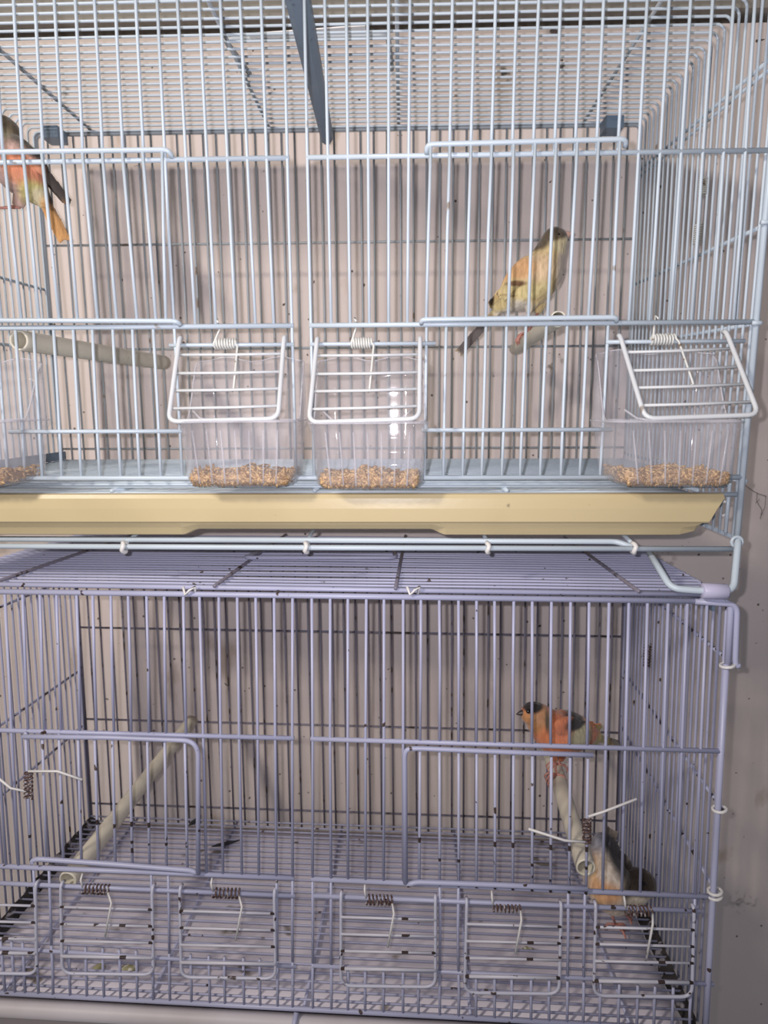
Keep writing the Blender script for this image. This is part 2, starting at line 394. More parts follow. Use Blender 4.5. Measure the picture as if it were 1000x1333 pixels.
rt = [561, 586, 613.5, 640.6, 669, 697, 724.5, 752, 779.5, 807.5]
rb = [555, 580, 607.5, 632.5, 661.5, 688, 713, 740, 766, 797]
door_upper((556, 188), (815, 181), (549, 416), (803, 413), list(zip(rt, rb)), 'right sliding door standing closed in front of the yellow canary')
# roof and side wires: one bent wire runs up the left side, over the roof and down the right side
NW = 24
zs0 = at(925, 686, 0.10).z
for k in range(NW):
    Y = 0.006+k*(D-0.010)/(NW-1)
    zl = floU-0.035+0.0
    r = 0.006
    pts = [(sideL(Y, zl), Y, zl), (sideL(Y, 0.1), Y, 0.1), (sideL(Y, ZR-r), Y, ZR-r)]
    for a in range(1, 6):
        t = a/6*PI/2; pts.append((sideL(Y, ZR)+r*(1-math.cos(t)), Y, ZR-r+r*math.sin(t)))
    pts += [(-0.15, Y, ZR), (0.0, Y, ZR+random.uniform(-.0006, .0006)), (0.15, Y, ZR)]
    for a in range(5, 0, -1):
        t = a/6*PI/2; pts.append((sideR(Y, ZR)-r*(1-math.cos(t)), Y, ZR-r+r*math.sin(t)))
    pts += [(sideR(Y, ZR-r), Y, ZR-r), (sideR(Y, 0.1), Y, 0.1), (sideR(Y, zl), Y, zl)]
    A.part(MB().tube(pts, RB, 6), 'hoop_wire', 'upper_wire' )
# side rods
mb = Many()
def side_rod(mb, zf, zb, sgn, r=0.0014, y0=0.0, y1=D, off=0.0022):
    f = sideR if sgn > 0 else sideL
    mb.tube([(f(Y, zf+(zb-zf)*Y/D)+sgn*off, Y, zf+(zb-zf)*Y/D) for Y in (y0, (y0+y1)/2, y1)], r, 7)
zA = at(1000, 77, 0.0).z; 
for (uf, vf, ub, vb) in ((1013, 62, 833, 221), (997, 291, 826, 370), (984, 420, 822, 449)):
    side_rod(mb, at(uf, vf, 0).z, at(ub, vb, D).z, 1); side_rod(mb, at(uf, vf, 0).z, at(ub, vb, D).z, -1)
side_rod(mb, at(1013, 66, 0).z-0.004, at(833, 224, D).z-0.004, 1, 0.0012)
side_rod(mb, floU-0.035, floU-0.035, 1, 0.0016, 0.0); side_rod(mb, floU-0.035, floU-0.035, -1, 0.0016)
side_rod(mb, floU+0.004, floU+0.004, 1, 0.0016); 
for v in (291, 421):
    z = at(990, v, 0).z; x = cornR(z); mb.tube(rounded([(x+0.0022, 0.01, z), (x+0.0022, -0.003, z), (x-0.004, -0.003, z)], 0.003), 0.0015, 7)
mb.parts(A, 'side_rod', 'upper_wire')
# door springs on the right side
for (u, v0, v1, Yq) in ((931, 232, 254, 0.085), (927, 292, 318, 0.088)):
    p0, p1 = at(u, v0, Yq), at(u, v1, Yq)
    x = sideR(Yq, p0.z)-0.003
    A.part(MB().tube(helix((x, Yq, p0.z), (x, Yq, p1.z), 0.0028, 9), 0.0005, 5), 'spring', 'spring_white', 'thin white coil spring on the side door')
# roof rods running front to back, underneath the wires
mb = Many()
for u in (118, 350, 519, 760):
    x = at(u, 166, D).x
    mb.tube([(x, 0.0, ZR+0.0022), (x, D, ZR+0.0022)], 0.0015, 7)
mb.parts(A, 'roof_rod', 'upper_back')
# slate blue divider channel under the roof
x0 = at(425, 164, D).x
mb = MB(); x0f = at(388, 0, 0.02).x
prof = [(-0.006, 0.0), (-0.006, -0.013), (-0.002, -0.016), (0.004, -0.016), (0.008, -0.010), (0.008, 0.0), (0.0065, 0.0), (0.0065, -0.009), (0.003, -0.0145), (-0.0015, -0.0145), (-0.0045, -0.012), (-0.0045, 0.0)]
loops = []
for Y in (0.001, D*0.5, D-0.003):
    xx = x0f+(x0-x0f)*Y/D; s = 1.0-0.25*Y/D
    loops.append([(xx+px*s, Y, ZR-0.003+pz*s) for px, pz in prof])
mb.loft(loops, True, True, True)
A.part(mb, 'divider_channel', 'slate', 'slate blue channel for a divider under the roof', smooth=False, fix=True)
for (u, v) in ((70, 163), (797, 146)):
    p = at(u, v, D-0.012); m2 = MB(); m2.box((p.x-0.008, D-0.022, ZR-0.012), (p.x+0.008, D-0.003, ZR-0.0015))
    A.part(m2, 'roof_clip', 'slate', 'small slate blue clip under the roof', smooth=False)
# handle lying on the roof
h0, h1 = at(296, 52, 0), at(500, 50, 0)
def on_plane_z(u, v, Z, fr=U):
    inv = fr.inverted(); c = inv @ CAM; d = inv.to_3x3() @ (AF+AR*((u-CX)/F)-AU*((v-CY)/F)); t = (Z-c.z)/d.z; return c+d*t
ha = on_plane_z(325, 96, ZR+0.005); hb = on_plane_z(292, 51, ZR+0.005); hc = on_plane_z(505, 45, ZR+0.005); hd = on_plane_z(510, 90, ZR+0.005)
mb = MB().tube(rounded([ha, hb, hc, hd], 0.006), 0.002, 8)
A.part(mb, 'roof_handle', 'upper_back', 'wire carrying handle lying flat on the roof')
mb = MB(); p = on_plane_z(325, 47, ZR+0.004); q = on_plane_z(476, 36, ZR+0.004)
mb.loft([[(x, y+dy, z) for dy, z in ((-0.003, ZR+0.0035), (0.003, ZR+0.0035), (0.003, ZR+0.0045), (-0.003, ZR+0.0045))] for x, y in ((p.x, p.y), (q.x, q.y))], True, True, True)
A.part(mb, 'handle_grip', 'white_wire', 'flat white strap of the roof handle', smooth=False, fix=True)
# back panel
mb = Many(); zb0 = floU-0.004
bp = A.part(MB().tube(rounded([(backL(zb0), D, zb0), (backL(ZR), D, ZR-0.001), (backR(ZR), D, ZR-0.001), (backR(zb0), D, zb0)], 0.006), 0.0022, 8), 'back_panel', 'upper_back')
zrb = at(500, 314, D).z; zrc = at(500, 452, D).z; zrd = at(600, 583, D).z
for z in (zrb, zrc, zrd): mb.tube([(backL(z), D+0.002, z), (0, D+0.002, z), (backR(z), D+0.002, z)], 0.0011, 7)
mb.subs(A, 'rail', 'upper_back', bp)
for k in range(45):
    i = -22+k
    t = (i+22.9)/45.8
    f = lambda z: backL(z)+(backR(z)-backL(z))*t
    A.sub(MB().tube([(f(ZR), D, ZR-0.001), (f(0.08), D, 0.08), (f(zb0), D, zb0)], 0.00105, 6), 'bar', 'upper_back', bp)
# floor grate
mb = Many()
for u, v in ((142, 636), (406, 638), (662, 636), (-100, 630), (915, 636)):
    x = on_plane_z(u, v, floU).x; mb.tube([(x, 0.001, floU-0.002), (x, D-0.004, floU-0.002)], 0.0014, 7)
gr = A.part(MB().tube([(-0.284, 0.0, floU-0.0045), (cornR(floU)-0.003, 0.0, floU-0.0045)], 0.0016, 7), 'floor_grate', 'upper_wire')
mb.subs(A, 'cross_rod', 'upper_wire', gr)
for k in range(18):
    Y = 0.008+k*0.0128
    A.sub(MB().tube([(sideL(Y, floU)+0.004, Y, floU), (0, Y, floU), (sideR(Y, floU)-0.004, Y, floU)], 0.001, 6), 'wire', 'upper_wire', gr)
mb = MB()
for f in (sideL,):
    z = floU+0.001
    a, b = Vector((f(0.02, z)+0.002, 0.02, z)), Vector((f(D, z)+0.004, D-0.004, z))
    mb.loft([[(p.x+dx, p.y, p.z+dz) for dx, dz in ((0, 0), (0.003, 0), (0.003, 0.008), (0, 0.008))] for p in (a, b)], True, True, True)
A.part(mb, 'side_sill', 'slate', 'dark slate sill along the left side of the floor', smooth=False, fix=True)
# bottom frame: two long front rods tied by rings, with depth rods
mb = Many()
zf1 = at(500, 713, -0.002).z; 
xr = cornR(zf1)+0.001
fr_l = at(0, 704, -0.002); fr_r = at(960, 712, -0.002)
mb.tube([(-0.30, -0.002, zf1+0.001), (0, -0.002, zf1), (xr, -0.002, zf1-0.0005)], 0.0019, 8)
pr = at(812, 706, 0.008)
zf2 = at(500, 704.5, 0.005).z
mb.tube(rounded([(-0.30, 0.005, zf2+0.0015), (pr.x-0.006, 0.005, zf2), (pr.x+0.003, -0.001, zf1+0.0005)], 0.004), 0.0020, 8)
for u in (162, 399, 635, 825):
    p = at(u, 713, -0.002)
    mb.tube([(p.x, 0.0, zf1+0.0025), (p.x, 0.02, zf2+0.002), (p.x, D, zf2+0.002)], 0.0014, 7)
mb.tube([(-0.25, D, zf2+0.002), (backR(zf2)-0.02, D, zf2+0.002)], 0.0017, 7)
bf = A.part(mb.items.pop(0), 'bottom_frame', 'upper_wire'); mb.subs(A, 'frame_rod', 'upper_wire', bf)
for u in (162, 399, 635, 825):
    p = at(u, 713, -0.002); c = Vector((p.x, -0.002, zf1))
    ring = [c+Vector((0.0006*math.sin(3*a), math.cos(a)*0.0032, math.sin(a)*0.0032)) for a in [2*PI*j/14 for j in range(14)]]
    A.sub(MB().tube(ring, 0.0016, 7, closed=True), 'ring', 'white_wire', bf, 'small white ring around the bottom rod')
# folding foot at the right with its lavender sleeve
f1 = at(961, 706, -0.006); f2 = at(955, 769, -0.022); f3 = at(912, 769, -0.022); f4 = at(874, 766, -0.019); f5 = at(846, 720, 0.006)
mb = MB(); mb.tube(rounded([f1+Vector((0.002, 0.004, 0.001)), f1, f2, f3, f4, f5], 0.006, 5), 0.0023, 8)
hk = [f1+Vector((0.0035*math.cos(a), 0.0015, 0.0035*math.sin(a))) for a in [2*PI*j/12 for j in range(12)]]
foot = A.part(mb, 'folding_foot', 'upper_wire', 'bent wire foot resting on the lower cage roof')
A.sub(MB().tube(hk, 0.0011, 6, closed=True), 'hook', 'upper_wire', foot)
s0, s1 = at(914, 769, -0.022), at(946, 770, -0.022)
m2 = MB(); m2.tube([s0, s0+(s1-s0)*0.03, s0+(s1-s0)*0.97, s1], [0.0045, 0.0050, 0.0050, 0.0045], 14)
A.sub(m2, 'sleeve', 'sleeve', foot, 'lavender plastic sleeve on the wire foot')
# hook inside behind the tray end
mb = MB().tube(rounded([at(941, 652, 0.006), at(949, 655, 0.006), at(948, 668, 0.006), at(940, 672, 0.006)], 0.004), 0.0010, 6)
A.part(mb, 'tray_hook', 'white_wire')

# feeding flaps of the upper cage
def upper_flap(hl, hr, bl, br, spring, arm_end, label):
    Yb = -0.034
    a, b = at(*hl, -0.0026), at(*hr, -0.0026); c, d = at(*bl, Yb), at(*br, Yb)
    mb = MB(); up = Vector((0, 0, 0.003))
    mb.tube(rounded([a+up+Vector((0, 0.0035, 0)), a+up, c, d, b+up, b+up+Vector((0, 0.0035, 0))], 0.0065, 5), 0.0015, 8)
    o = A.part(mb, 'feeding_flap', 'flap_white', label)
    for t in (0.16, 0.40, 0.62, 0.84):
        p, q = a+(c-a)*t, b+(d-b)*t
        A.sub(MB().tube([p+Vector((0, 0.0012, 0)), (p+q)/2+Vector((0, 0.0012, -0.0003)), q+Vector((0, 0.0012, 0))], 0.00095, 7), 'rung', 'flap_white', o)
    s0, s1 = at(spring[0], spring[2], 0), at(spring[1], spring[2], 0); s0.y = s1.y = 0
    zh = at(300, 449, 0).z; s0.z = s1.z = zh+ (at(spring[0], spring[2], 0).z-zh)*0.6
    pts = helix(s0, s1, 0.0031, 8, PI/2)
    r2 = Vector((s0.x+0.003, 0, zr2+0.002)); ae = at(*arm_end, -0.016)
    lead = [r2+Vector((0, -0.002, 0)), r2+Vector((-0.001, 0.0, 0.0025)), r2+Vector((-0.0005, 0.0028, -0.004))]
    mid = s1+Vector((0.0015, -0.004, -0.002))
    m2 = MB().tube(lead+pts+[mid, mid+(ae-mid)*0.5, ae, ae+Vector((-0.001, 0.001, -0.0005))], 0.00075, 6)
    A.sub(m2, 'spring', 'spring_white', o, 'coil spring on the hinge of the flap')
upper_flap((234, 446), (370, 445), (219, 549), (362, 545), (280, 308, 447), (304, 508), 'wire feeding flap over the left full seed cup')
upper_flap((413, 447), (547, 446), (402, 550), (546, 545), (458, 484, 446), (481, 509), 'wire feeding flap over the middle seed cup')
upper_flap((807, 443), (945, 438), (840, 545), (988, 540), (848, 878, 440), (903, 500), 'skewed wire feeding flap over the right seed cup')
upper_flap((-165, 447), (-28, 447), (-186, 549), (-36, 549), (-110, -82, 447), (-90, 508), 'wire feeding flap at the left, past the picture edge')

# ------------------------------------------------------------------ seed cups and seed
def cup_shape(fl_, fr_, bl, br, vr, vb, ti, to, vt):
    """front rim left/right px, front bottom left/right px"""
    Yf, Yb = -0.036, 0.022
    zr, zb = at(fl_, vr, Yf).z, at(bl, vb, Yf).z
    xl, xr_ = at(fl_, vr, Yf).x, at(fr_, vr, Yf).x
    bl_, br_ = at(bl, vb, Yf).x, at(br, vb, Yf).x
    zt = at(300, vt, Yb).z
    return dict(Yf=Yf, Yb=Yb, zr=zr, zb=zb, xl=xl, xr=xr_, bl=bl_, br=br_, zt=zt)
def ring_pts(x0, x1, y0, y1, r, n=8):
    out = []
    for cx, cy, a0 in ((x1-r, y0+r, -PI/2), (x1-r, y1-r, 0), (x0+r, y1-r, PI/2), (x0+r, y0+r, PI)):
        for k in range(n):
            a = a0+PI/2*k/(n-1); out.append([cx+r*math.cos(a), cy+r*math.sin(a)])
    # add points on the straight runs
    res = []
    m = len(out)
    for i in range(m):
        p, q = out[i], out[(i+1) % m]; res.append(p)
        d = math.hypot(q[0]-p[0], q[1]-p[1])
        if d > 0.012:
            s = 24 if abs(q[0]-p[0]) > abs(q[1]-p[1]) else 12
            for j in range(1, s): res.append([p[0]+(q[0]-p[0])*j/s, p[1]+(q[1]-p[1])*j/s])
    return res
def make_cup(c, label, group=None):
    root = empty('seed_cup', ((c['xl']+c['xr'])/2, (c['Yf']+c['Yb'])/2, c['zb'])); tag(root, label, 'feeder', group)
    def section(t, inset):
        x0 = c['bl']+(c['xl']-c['bl'])*t+inset; x1 = c['br']+(c['xr']-c['br'])*t-inset
        y0 = c['Yf']+0.004*(1-t)+inset; y1 = c['Yb']-0.002*(1-t)-inset
        return ring_pts(x0, x1, y0, y1, max(0.003, 0.011-inset))
    def zof(t): return c['zb']+(c['zr']-c['zb'])*t
    def top_z(p):
        y = (p[1]-c['Yf'])/(c['Yb']-c['Yf'])
        s = min(max((y-0.35)/0.55, 0), 1); s = s*s*(3-2*s)
        wav = 0.0016*math.cos((p[0]-c['xl'])/(c['xr']-c['xl'])*2*PI*2.0+PI) if y > 0.8 else 0
        return c['zr']+(c['zt']-c['zr'])*s+wav*s
    loops = []
    def flute(ps, t, amp=0.0006):
        out = []
        for p in ps:
            if p[1] < c['Yf']+0.006: a = amp*math.cos((p[0]-c['bl'])/(c['br']-c['bl'])*2*PI*7.5)
            else: a = 0
            out.append((p[0], p[1]-a))
        return out
    outer = [(0.0, 0.0085), (0.012, 0.0052), (0.035, 0.0024), (0.07, 0.0008)]
    for t, ins in outer: loops.append([(x, y, zof(t)) for x, y in section(t, ins)])
    for t in (0.1, 0.3, 0.5, 0.7, 0.84): loops.append([(x, y, zof(t)) for x, y in flute(section(t, 0), t)])
    for t, ins in ((0.87, -0.0005), (0.90, -0.0012), (0.97, -0.0012), (1.0, -0.0005)): loops.append([(x, y, zof(t)) for x, y in section(t, ins)])
    for f_ in (0.35, 0.7, 1.0): loops.append([(x, y, c['zr']+(top_z((x, y))-c['zr'])*f_) for x, y in section(1.0, -0.0005+0.0005*f_)])
    th = 0.0011
    for f_ in (1.0, 0.5, 0.0): loops.append([(x, y, c['zr']+(top_z((x, y))-c['zr'])*f_) for x, y in section(1.0, th)])
    for t in (0.85, 0.5, 0.1): loops.append([(x, y, zof(t)) for x, y in section(t, th)])
    loops.append([(x, y, zof(0.03)) for x, y in section(0.03, 0.0065)])
    mb = MB().loft(loops, True, True, True)
    off = -Vector(root.location)
    o = mb.build('cup_body', 'clear', root, fix=False); o.location = off
    m3 = MB(); m3.tube([(x, y, zof(0.985)) for x, y in section(1.0, -0.0012)], 0.0006, 5, closed=True)
    q = m3.build('rim', 'clear_edge', root); q.location = off
    m3 = MB(); m3.tube([(x, y, top_z((x, y))) for x, y in section(1.0, 0.0005)], 0.0005, 5, closed=True)
    q = m3.build('upper_edge', 'clear_edge', root); q.location = off
    for k in range(7):
        fx = (k+0.5)/7; xa_ = c['bl']+0.006+(c['br']-c['bl']-0.012)*fx; xb_2 = c['xl']+0.006+(c['xr']-c['xl']-0.012)*fx
        q = MB().tube([(xa_, c['Yf']+0.0042, zof(0.07)), (xb_2, c['Yf']+0.0006, zof(0.86))], 0.00055, 6).build('flute', 'clear_edge', root); q.location = off
    # rolled lip: the white curved hook edges seen under the flap
    m2 = Many()
    zl = c['zr']+0.0035
    for sx, x in ((1, c['xl']+0.008), (-1, c['xr']-0.010)):
        m2.tube([(x, c['Yf']+0.010, zl+0.003), (x+sx*0.006, c['Yf']+0.005, zl-0.002), (x+sx*0.014, c['Yf']+0.002, zl-0.0035), (x+sx*0.024, c['Yf']+0.001, zl-0.004)], 0.0007, 6)
    for q_ in m2.items:
        q = q_.build('rim_edge', 'clear_edge', root); q.location = off
    return root
def make_seed(c, label, fill=0.165, n=1500):
    h = (c['zr']-c['zb'])
    z0 = c['zb']+0.0022; z1 = c['zb']+h*fill+0.0022
    x0, x1 = c['bl']+0.0032, c['br']-0.0032; y0, y1 = c['Yf']+0.0058, c['Yb']-0.0045
    mb = MB(); shade = []
    # packed core, then loose grains on the faces the cup shows
    nx, ny = 22, 8
    base = [[(x0+(x1-x0)*i/nx, y0+(y1-y0)*j/ny) for i in range(nx+1)] for j in range(ny+1)]
    loops = []
    sec = ring_pts(x0+0.0022, x1-0.0022, y0+0.0022, y1-0.0022, 0.006)
    hgt = lambda x, y: z1-0.0028+0.0012*math.sin(x*160+1)+0.0008*math.sin(y*300+x*90)
    mb.loft([[(x, y, z0+0.001) for x, y in sec], [(x, y, hgt(x, y)) for x, y in sec], [(x*0.2+(x0+x1)/2*0.8, y*0.2+(y0+y1)/2*0.8, z1-0.003) for x, y in sec]], True, True, True)
    shade += [0.15]*len(mb.v)
    def grain(p, d, s):
        nonlocal shade
        d = d.normalized(); a = Vector((0.3, 0.2, 1)).cross(d).normalized(); b = d.cross(a)
        l, r = 0.0029*s, 0.0010*s; B = len(mb.v)
        mb.v.append(tuple(p-d*l))
        for t, rr in ((-0.45, 0.85), (0.2, 1.0)):
            for k in range(5):
                an = 2*PI*k/5; mb.v.append(tuple(p+d*l*t+(a*math.cos(an)+b*math.sin(an)*0.8)*r*rr))
        mb.v.append(tuple(p+d*l))
        for k in range(5):
            k2 = (k+1) % 5
            mb.f.append((B, B+1+k2, B+1+k)); mb.f.append((B+1+k, B+1+k2, B+6+k2, B+6+k)); mb.f.append((B+6+k, B+6+k2, B+11))
        sh = random.random(); shade += [sh]*12
    for i in range(n):
        x = random.uniform(x0, x1); y = random.uniform(y0, y1); face = random.random()
        zt_ = hgt(x, y)+0.0018+random.uniform(-0.0012, 0.0012)
        if face < 0.34: z = zt_; d = Vector((random.gauss(0, 1), random.gauss(0, 1), random.gauss(0, 0.35)))
        elif face < 0.84: y = y0+random.uniform(0, 0.0022); z = random.uniform(z0+0.0005, zt_); d = Vector((random.gauss(0, 1), random.gauss(0, 0.25), random.gauss(0, 0.8)))
        else:
            x = random.choice((x0, x1)); z = random.uniform(z0+0.0005, zt_); d = Vector((random.gauss(0, 0.25), random.gauss(0, 1), random.gauss(0, 0.8)))
        # keep to the rounded corners
        low = max(0.0, 0.004-(z-z0))*0.9
        x = min(max(x, x0+low), x1-low); y = max(y, y0+low)
        for cx in (x0+0.006, x1-0.006):
            for cy in (y0+0.006, y1-0.006):
                if (x-cx)*(1 if cx > (x0+x1)/2 else -1) > 0 and (y-cy)*(1 if cy > (y0+y1)/2 else -1) > 0:
                    v = Vector((x-cx, y-cy)); 
                    if v.length > 0.006: v *= 0.006/v.length; x, y = cx+v.x, cy+v.y
        grain(Vector((x, y, z)), d, random.uniform(0.8, 1.15))
    o = mb.build('bird_seed', 'seed', None, smooth=True)
    at_ = o.data.attributes.new('shade', 'FLOAT', 'POINT'); at_.data.foreach_set('value', shade)
    tag(o, label, 'seed', None, 'stuff'); return o
cups = [((227, 383, 237, 379, 548, 637, 0, 0, 468), 'clear seed cup hanging just left of the middle bar gap', 'golden brown seed in the clear cup just left of the middle bar gap'),
        ((401, 556, 409, 551, 550, 640, 0, 0, 468), 'clear seed cup hanging just right of the middle bar gap', 'golden brown seed in the clear cup just right of the middle bar gap'),
        ((802, 974, 812, 963, 548, 637, 0, 0, 462), 'clear seed cup at the right corner under the skewed flap', 'golden brown seed in the clear cup at the right corner'),
        ((-160, 5, -150, 4, 548, 637, 0, 0, 468), 'clear seed cup cut off by the left picture edge', 'golden brown seed in the cup cut off at the left edge')]
for pr_, lab, lab2 in cups:
    c = cup_shape(*pr_); make_cup(c, lab); make_seed(c, lab2, n=1500 if pr_[0] > 0 else 600)

# ------------------------------------------------------------------ cream slide-out tray
Yt = -0.011
tl, tb = at(300, 643, Yt).z, at(300, 681, Yt).z
xr0, xr1 = at(944, 644, Yt).x, at(924, 677, Yt).x
tray = empty('slide_out_tray', (0, 0.1, tb-0.01)); tag(tray, 'long cream plastic slide-out tray under the upper cage floor', 'tray')
toff = -Vector(tray.location)
mb = MB()
prof = [(-0.0005, 0.004), (0.0, 0.0), (0.004, -0.0015), (0.0055, -0.0015)]
def lipsec(x, xb):   # front apron section, top to bottom and back
    return [(x, Yt+0.010, tl-0.001), (x, Yt+0.0035, tl), (x, Yt+0.0012, tl-0.0006), (x, Yt, tl-0.003), (x*0.5+xb*0.5, Yt-0.0004, (tl+tb)/2), (xb, Yt, tb+0.001), (xb, Yt+0.001, tb), (xb, Yt+0.0025, tb), (x*0.5+xb*0.5, Yt+0.0022, (tl+tb)/2), (x, Yt+0.0035, tl-0.004), (x, Yt+0.010, tl-0.0035)]
xs = [-0.285, xr1-0.004, xr0]
mb.loft([lipsec(x, x if i < 2 else xr1) for i, x in enumerate(xs)], True, True, True)
o = mb.build('tray_apron', 'tray', tray, smooth=False, fix=True); o.location = toff
# pan: bottom profile changes along its length
mb = MB()
zl_, zc_, = at(150, 697, Yt+0.010).z, at(400, 691, Yt+0.010).z
xa, xb_ = at(238, 690, Yt+0.01).x, at(580, 690, Yt+0.01).x; xe = at(922, 690, Yt+0.01).x
def zpan(x):
    s = min(max((x-xa)/0.010, 0), 1)*min(max((xb_-x)/0.010, 0), 1); s = s*s*(3-2*s)
    z = zl_+(zc_-zl_)*s
    e = max(0, (x-(xe-0.022))/0.022)
    return z+0.014*(1-math.sqrt(max(0, 1-e*e)))
loops = []
xs = sorted(list(np.linspace(-0.284, xe, 60))+[xa+0.002*i for i in range(6)]+[xb_-0.002*i for i in range(6)])
for x in xs:
    z = zpan(x); s = min(max((x-xa)/0.010, 0), 1)*min(max((xb_-x)/0.010, 0), 1); yy = Yt+0.006+0.003*s; zt_ = tb+0.002
    loops.append([(x, yy, zt_), (x, yy+0.0008, (z+zt_)/2), (x, yy+0.0035, z+0.001), (x, yy+0.007, z), (x, 0.20, z), (x, 0.217, z+0.002), (x, 0.222, floU-0.012), (x, 0.220, floU-0.012), (x, 0.215, z+0.004), (x, yy+0.008, z+0.003), (x, yy+0.005, z+0.004), (x, yy+0.003, zt_)])
mb.loft(loops, True, True, True)
o = mb.build('tray_pan', 'tray', tray, smooth=False, fix=True); o.location = toff
mb = MB().box((-0.28, Yt+0.010, tl-0.0035), (xr0-0.004, 0.004, tl-0.0015))
o = mb.build('tray_rim', 'tray', tray, smooth=False); o.location = toff
mb = MB(); loops = []
for Y in np.linspace(0.006, 0.218, 12):
    loops.append([(x, Y, floU-0.0045+0.0006*math.sin(x*40+Y*30)) for x in np.linspace(-0.262, xr0-0.010-0.02*Y, 24)])
mb.loft(loops, False)
o = tag(mb.build('tray_liner', 'liner_blue', None), 'pale blue lining sheet under the floor wires of the upper cage', 'liner')
md = o.modifiers.new('thickness', 'SOLIDIFY'); md.thickness = 0.0008

# ------------------------------------------------------------------ perches
def perch(p0, p1, r0, r1, label, fr=None):
    a, b = Vector(p0), Vector(p1)
    t = (b-a).normalized(); x = t.cross(Vector((0, 0, 1))).normalized(); y = x.cross(t)
    n = 28; loops = []
    def ring(c, r, rib=0.0):
        return [c+(x*math.cos(2*PI*k/n)+y*math.sin(2*PI*k/n))*(r*(1+rib*(k % 2))) for k in range(n)]
    L_ = (b-a).length
    seq = [(0.0, r0*0.80, 0), (0.0, r0*0.96, 0), (0.001, r0, 0.0), (0.006, r0, 0.0), (0.0062, r0*0.97, 0.05)]
    for d_, r, rb_ in seq: loops.append(ring(a+t*d_, r, rb_))
    m_ = 24
    for i in range(1, m_+1): loops.append(ring(a+t*(0.0062+(L_-0.0062)*i/m_), r0*0.97+(r1*0.97-r0*0.97)*i/m_, 0.05))
    inner = [ring(a+t*(L_-0.001), r1*0.80), ring(a+t*0.002, r0*0.80)]
    mb = MB().loft(loops+inner, True)
    B = len(mb.v)
    # close to a hollow tube
    k0 = 0; kl = (len(loops)+len(inner)-1)*n
    for k in range(n):
        k2 = (k+1) % n; mb.f.append((kl+k, kl+k2, k0+k2, k0+k))
    o = mb.build('perch', 'perch', None, fix=True)
    if fr is not None: o.matrix_world = fr
    tag(o, label, 'perch'); return o
pu1 = (at(24, 443, 0.004), at(213, 469, D-0.004)); pu2 = (at(727, 415, 0.004), at(671, 457, D-0.004))
pu1[1].z = pu1[0].z; pu2[1].z = pu2[0].z
perch(pu1[0], pu1[1], 0.0067, 0.0067, 'hollow cream ribbed perch at the left of the upper cage')
perch(pu2[0], pu2[1], 0.0052, 0.0058, 'cream perch under the yellow canary in the upper cage')
pl1 = (at(88, 1146, 0.002, L), at(250, 938, 0.222, L)); pl2 = (at(763, 1130, 0.002, L), at(698, 922, 0.222, L))
perch(pl1[0], pl1[1], 0.0068, 0.0062, 'cream perch at the left of the lower cage', L)
perch(pl2[0], pl2[1], 0.0068, 0.0062, 'cream perch under the orange canary in the lower cage', L)

# ================================================================== LOWER CAGE
topL = {i-16.5: u for i, u in enumerate([7,30,52.5,74,100,121,144.5,167,191,214,239,260,285,309,333,357,381])}
topL.update({0.5+i: u for i, u in enumerate([406,430,453,477,500,525,548,572,597,620.5,644,669,693,718,743,767,793,818.7,843,870,895,920.5])})
botL = {-0.5:381,-1.5:360,-2.5:337,-3.5:315,-4.5:290.5,-5.5:269,-6.5:246,-7.5:219,-8.5:197,-9.5:175,-10.5:153,-11.5:131,-12.5:109,-13.5:86,-14.5:64,-15.5:44,-16.5:25,-17.5:9}
botL.update({0.5+i: u for i, u in enumerate([407,431,453,476,499.5,525,546,572.5,597,620,644,667,692,716,740,762,785,810,834,858,882,906])})
def barL(i): return barline(topL, 787, botL, 1140, i, L)
DL = 0.2285
zt0, zt1, zt2, zt3 = -0.1512, -0.2526, -0.3576, -0.4608
zt2b = -0.3665; 
lc = [at(951, 800, 0, L), at(930, 1182, 0, L), at(921, 1333, 0, L)]
cornLR = lambda z: lc[0].x+(lc[2].x-lc[0].x)*(z-lc[0].z)/(lc[2].z-lc[0].z)
q0, q1 = at(811, 830, DL, L), at(804, 1067, DL, L); backLR = lambda z: q0.x+(q1.x-q0.x)*(z-q0.z)/(q1.z-q0.z)
q2, q3 = at(103, 820, DL, L), at(118, 1055, DL, L); backLL = lambda z: q2.x+(q3.x-q2.x)*(z-q2.z)/(q3.z-q2.z)
cornLL = lambda z: -0.283
sR = lambda Y, z: cornLR(z)*(1-Y/DL)+backLR(z)*Y/DL
sL = lambda Y, z: cornLL(z)*(1-Y/DL)+backLL(z)*Y/DL
lower = empty('bird_cage'); lower.matrix_world = L @ Matrix.Translation((0, DL/2, zt3-0.004))
tag(lower, 'lower lavender wire bird cage with rust spots and empty feeding flaps', 'bird cage')
B_ = Sub(lower, -Vector((0, DL/2, zt3-0.004)))
mb = Many()
hr = lambda x0, x1, z0, z1, r, Y=0.0: mb.tube([(x0, Y, z0), (x1, Y, z1)], r, 8)
hr(-0.287, cornLR(zt0)-0.004, zt0, zt0, 0.0020); hr(-0.287, cornLR(zt0), zt0+0.0045, zt0+0.0035, 0.0018, 0.003)
hr(-0.287, barL(-0.5)(zt1)+0.001, zt1, zt1, 0.0017); hr(barL(0.5)(zt1)-0.001, cornLR(zt1)-0.001, zt1, zt1-0.0008, 0.0017)
hr(-0.287, barL(-0.5)(zt2)+0.001, zt2, zt2, 0.0018); hr(barL(0.5)(zt2)-0.001, cornLR(zt2)-0.001, zt2, zt2-0.0012, 0.0018)
zh1, zh2 = at(200, 1157, 0, L).z, at(600, 1180, 0, L).z
hr(-0.287, barL(-0.5)(zh1)+0.002, at(10, 1150, 0, L).z, at(380, 1166, 0, L).z, 0.0016)
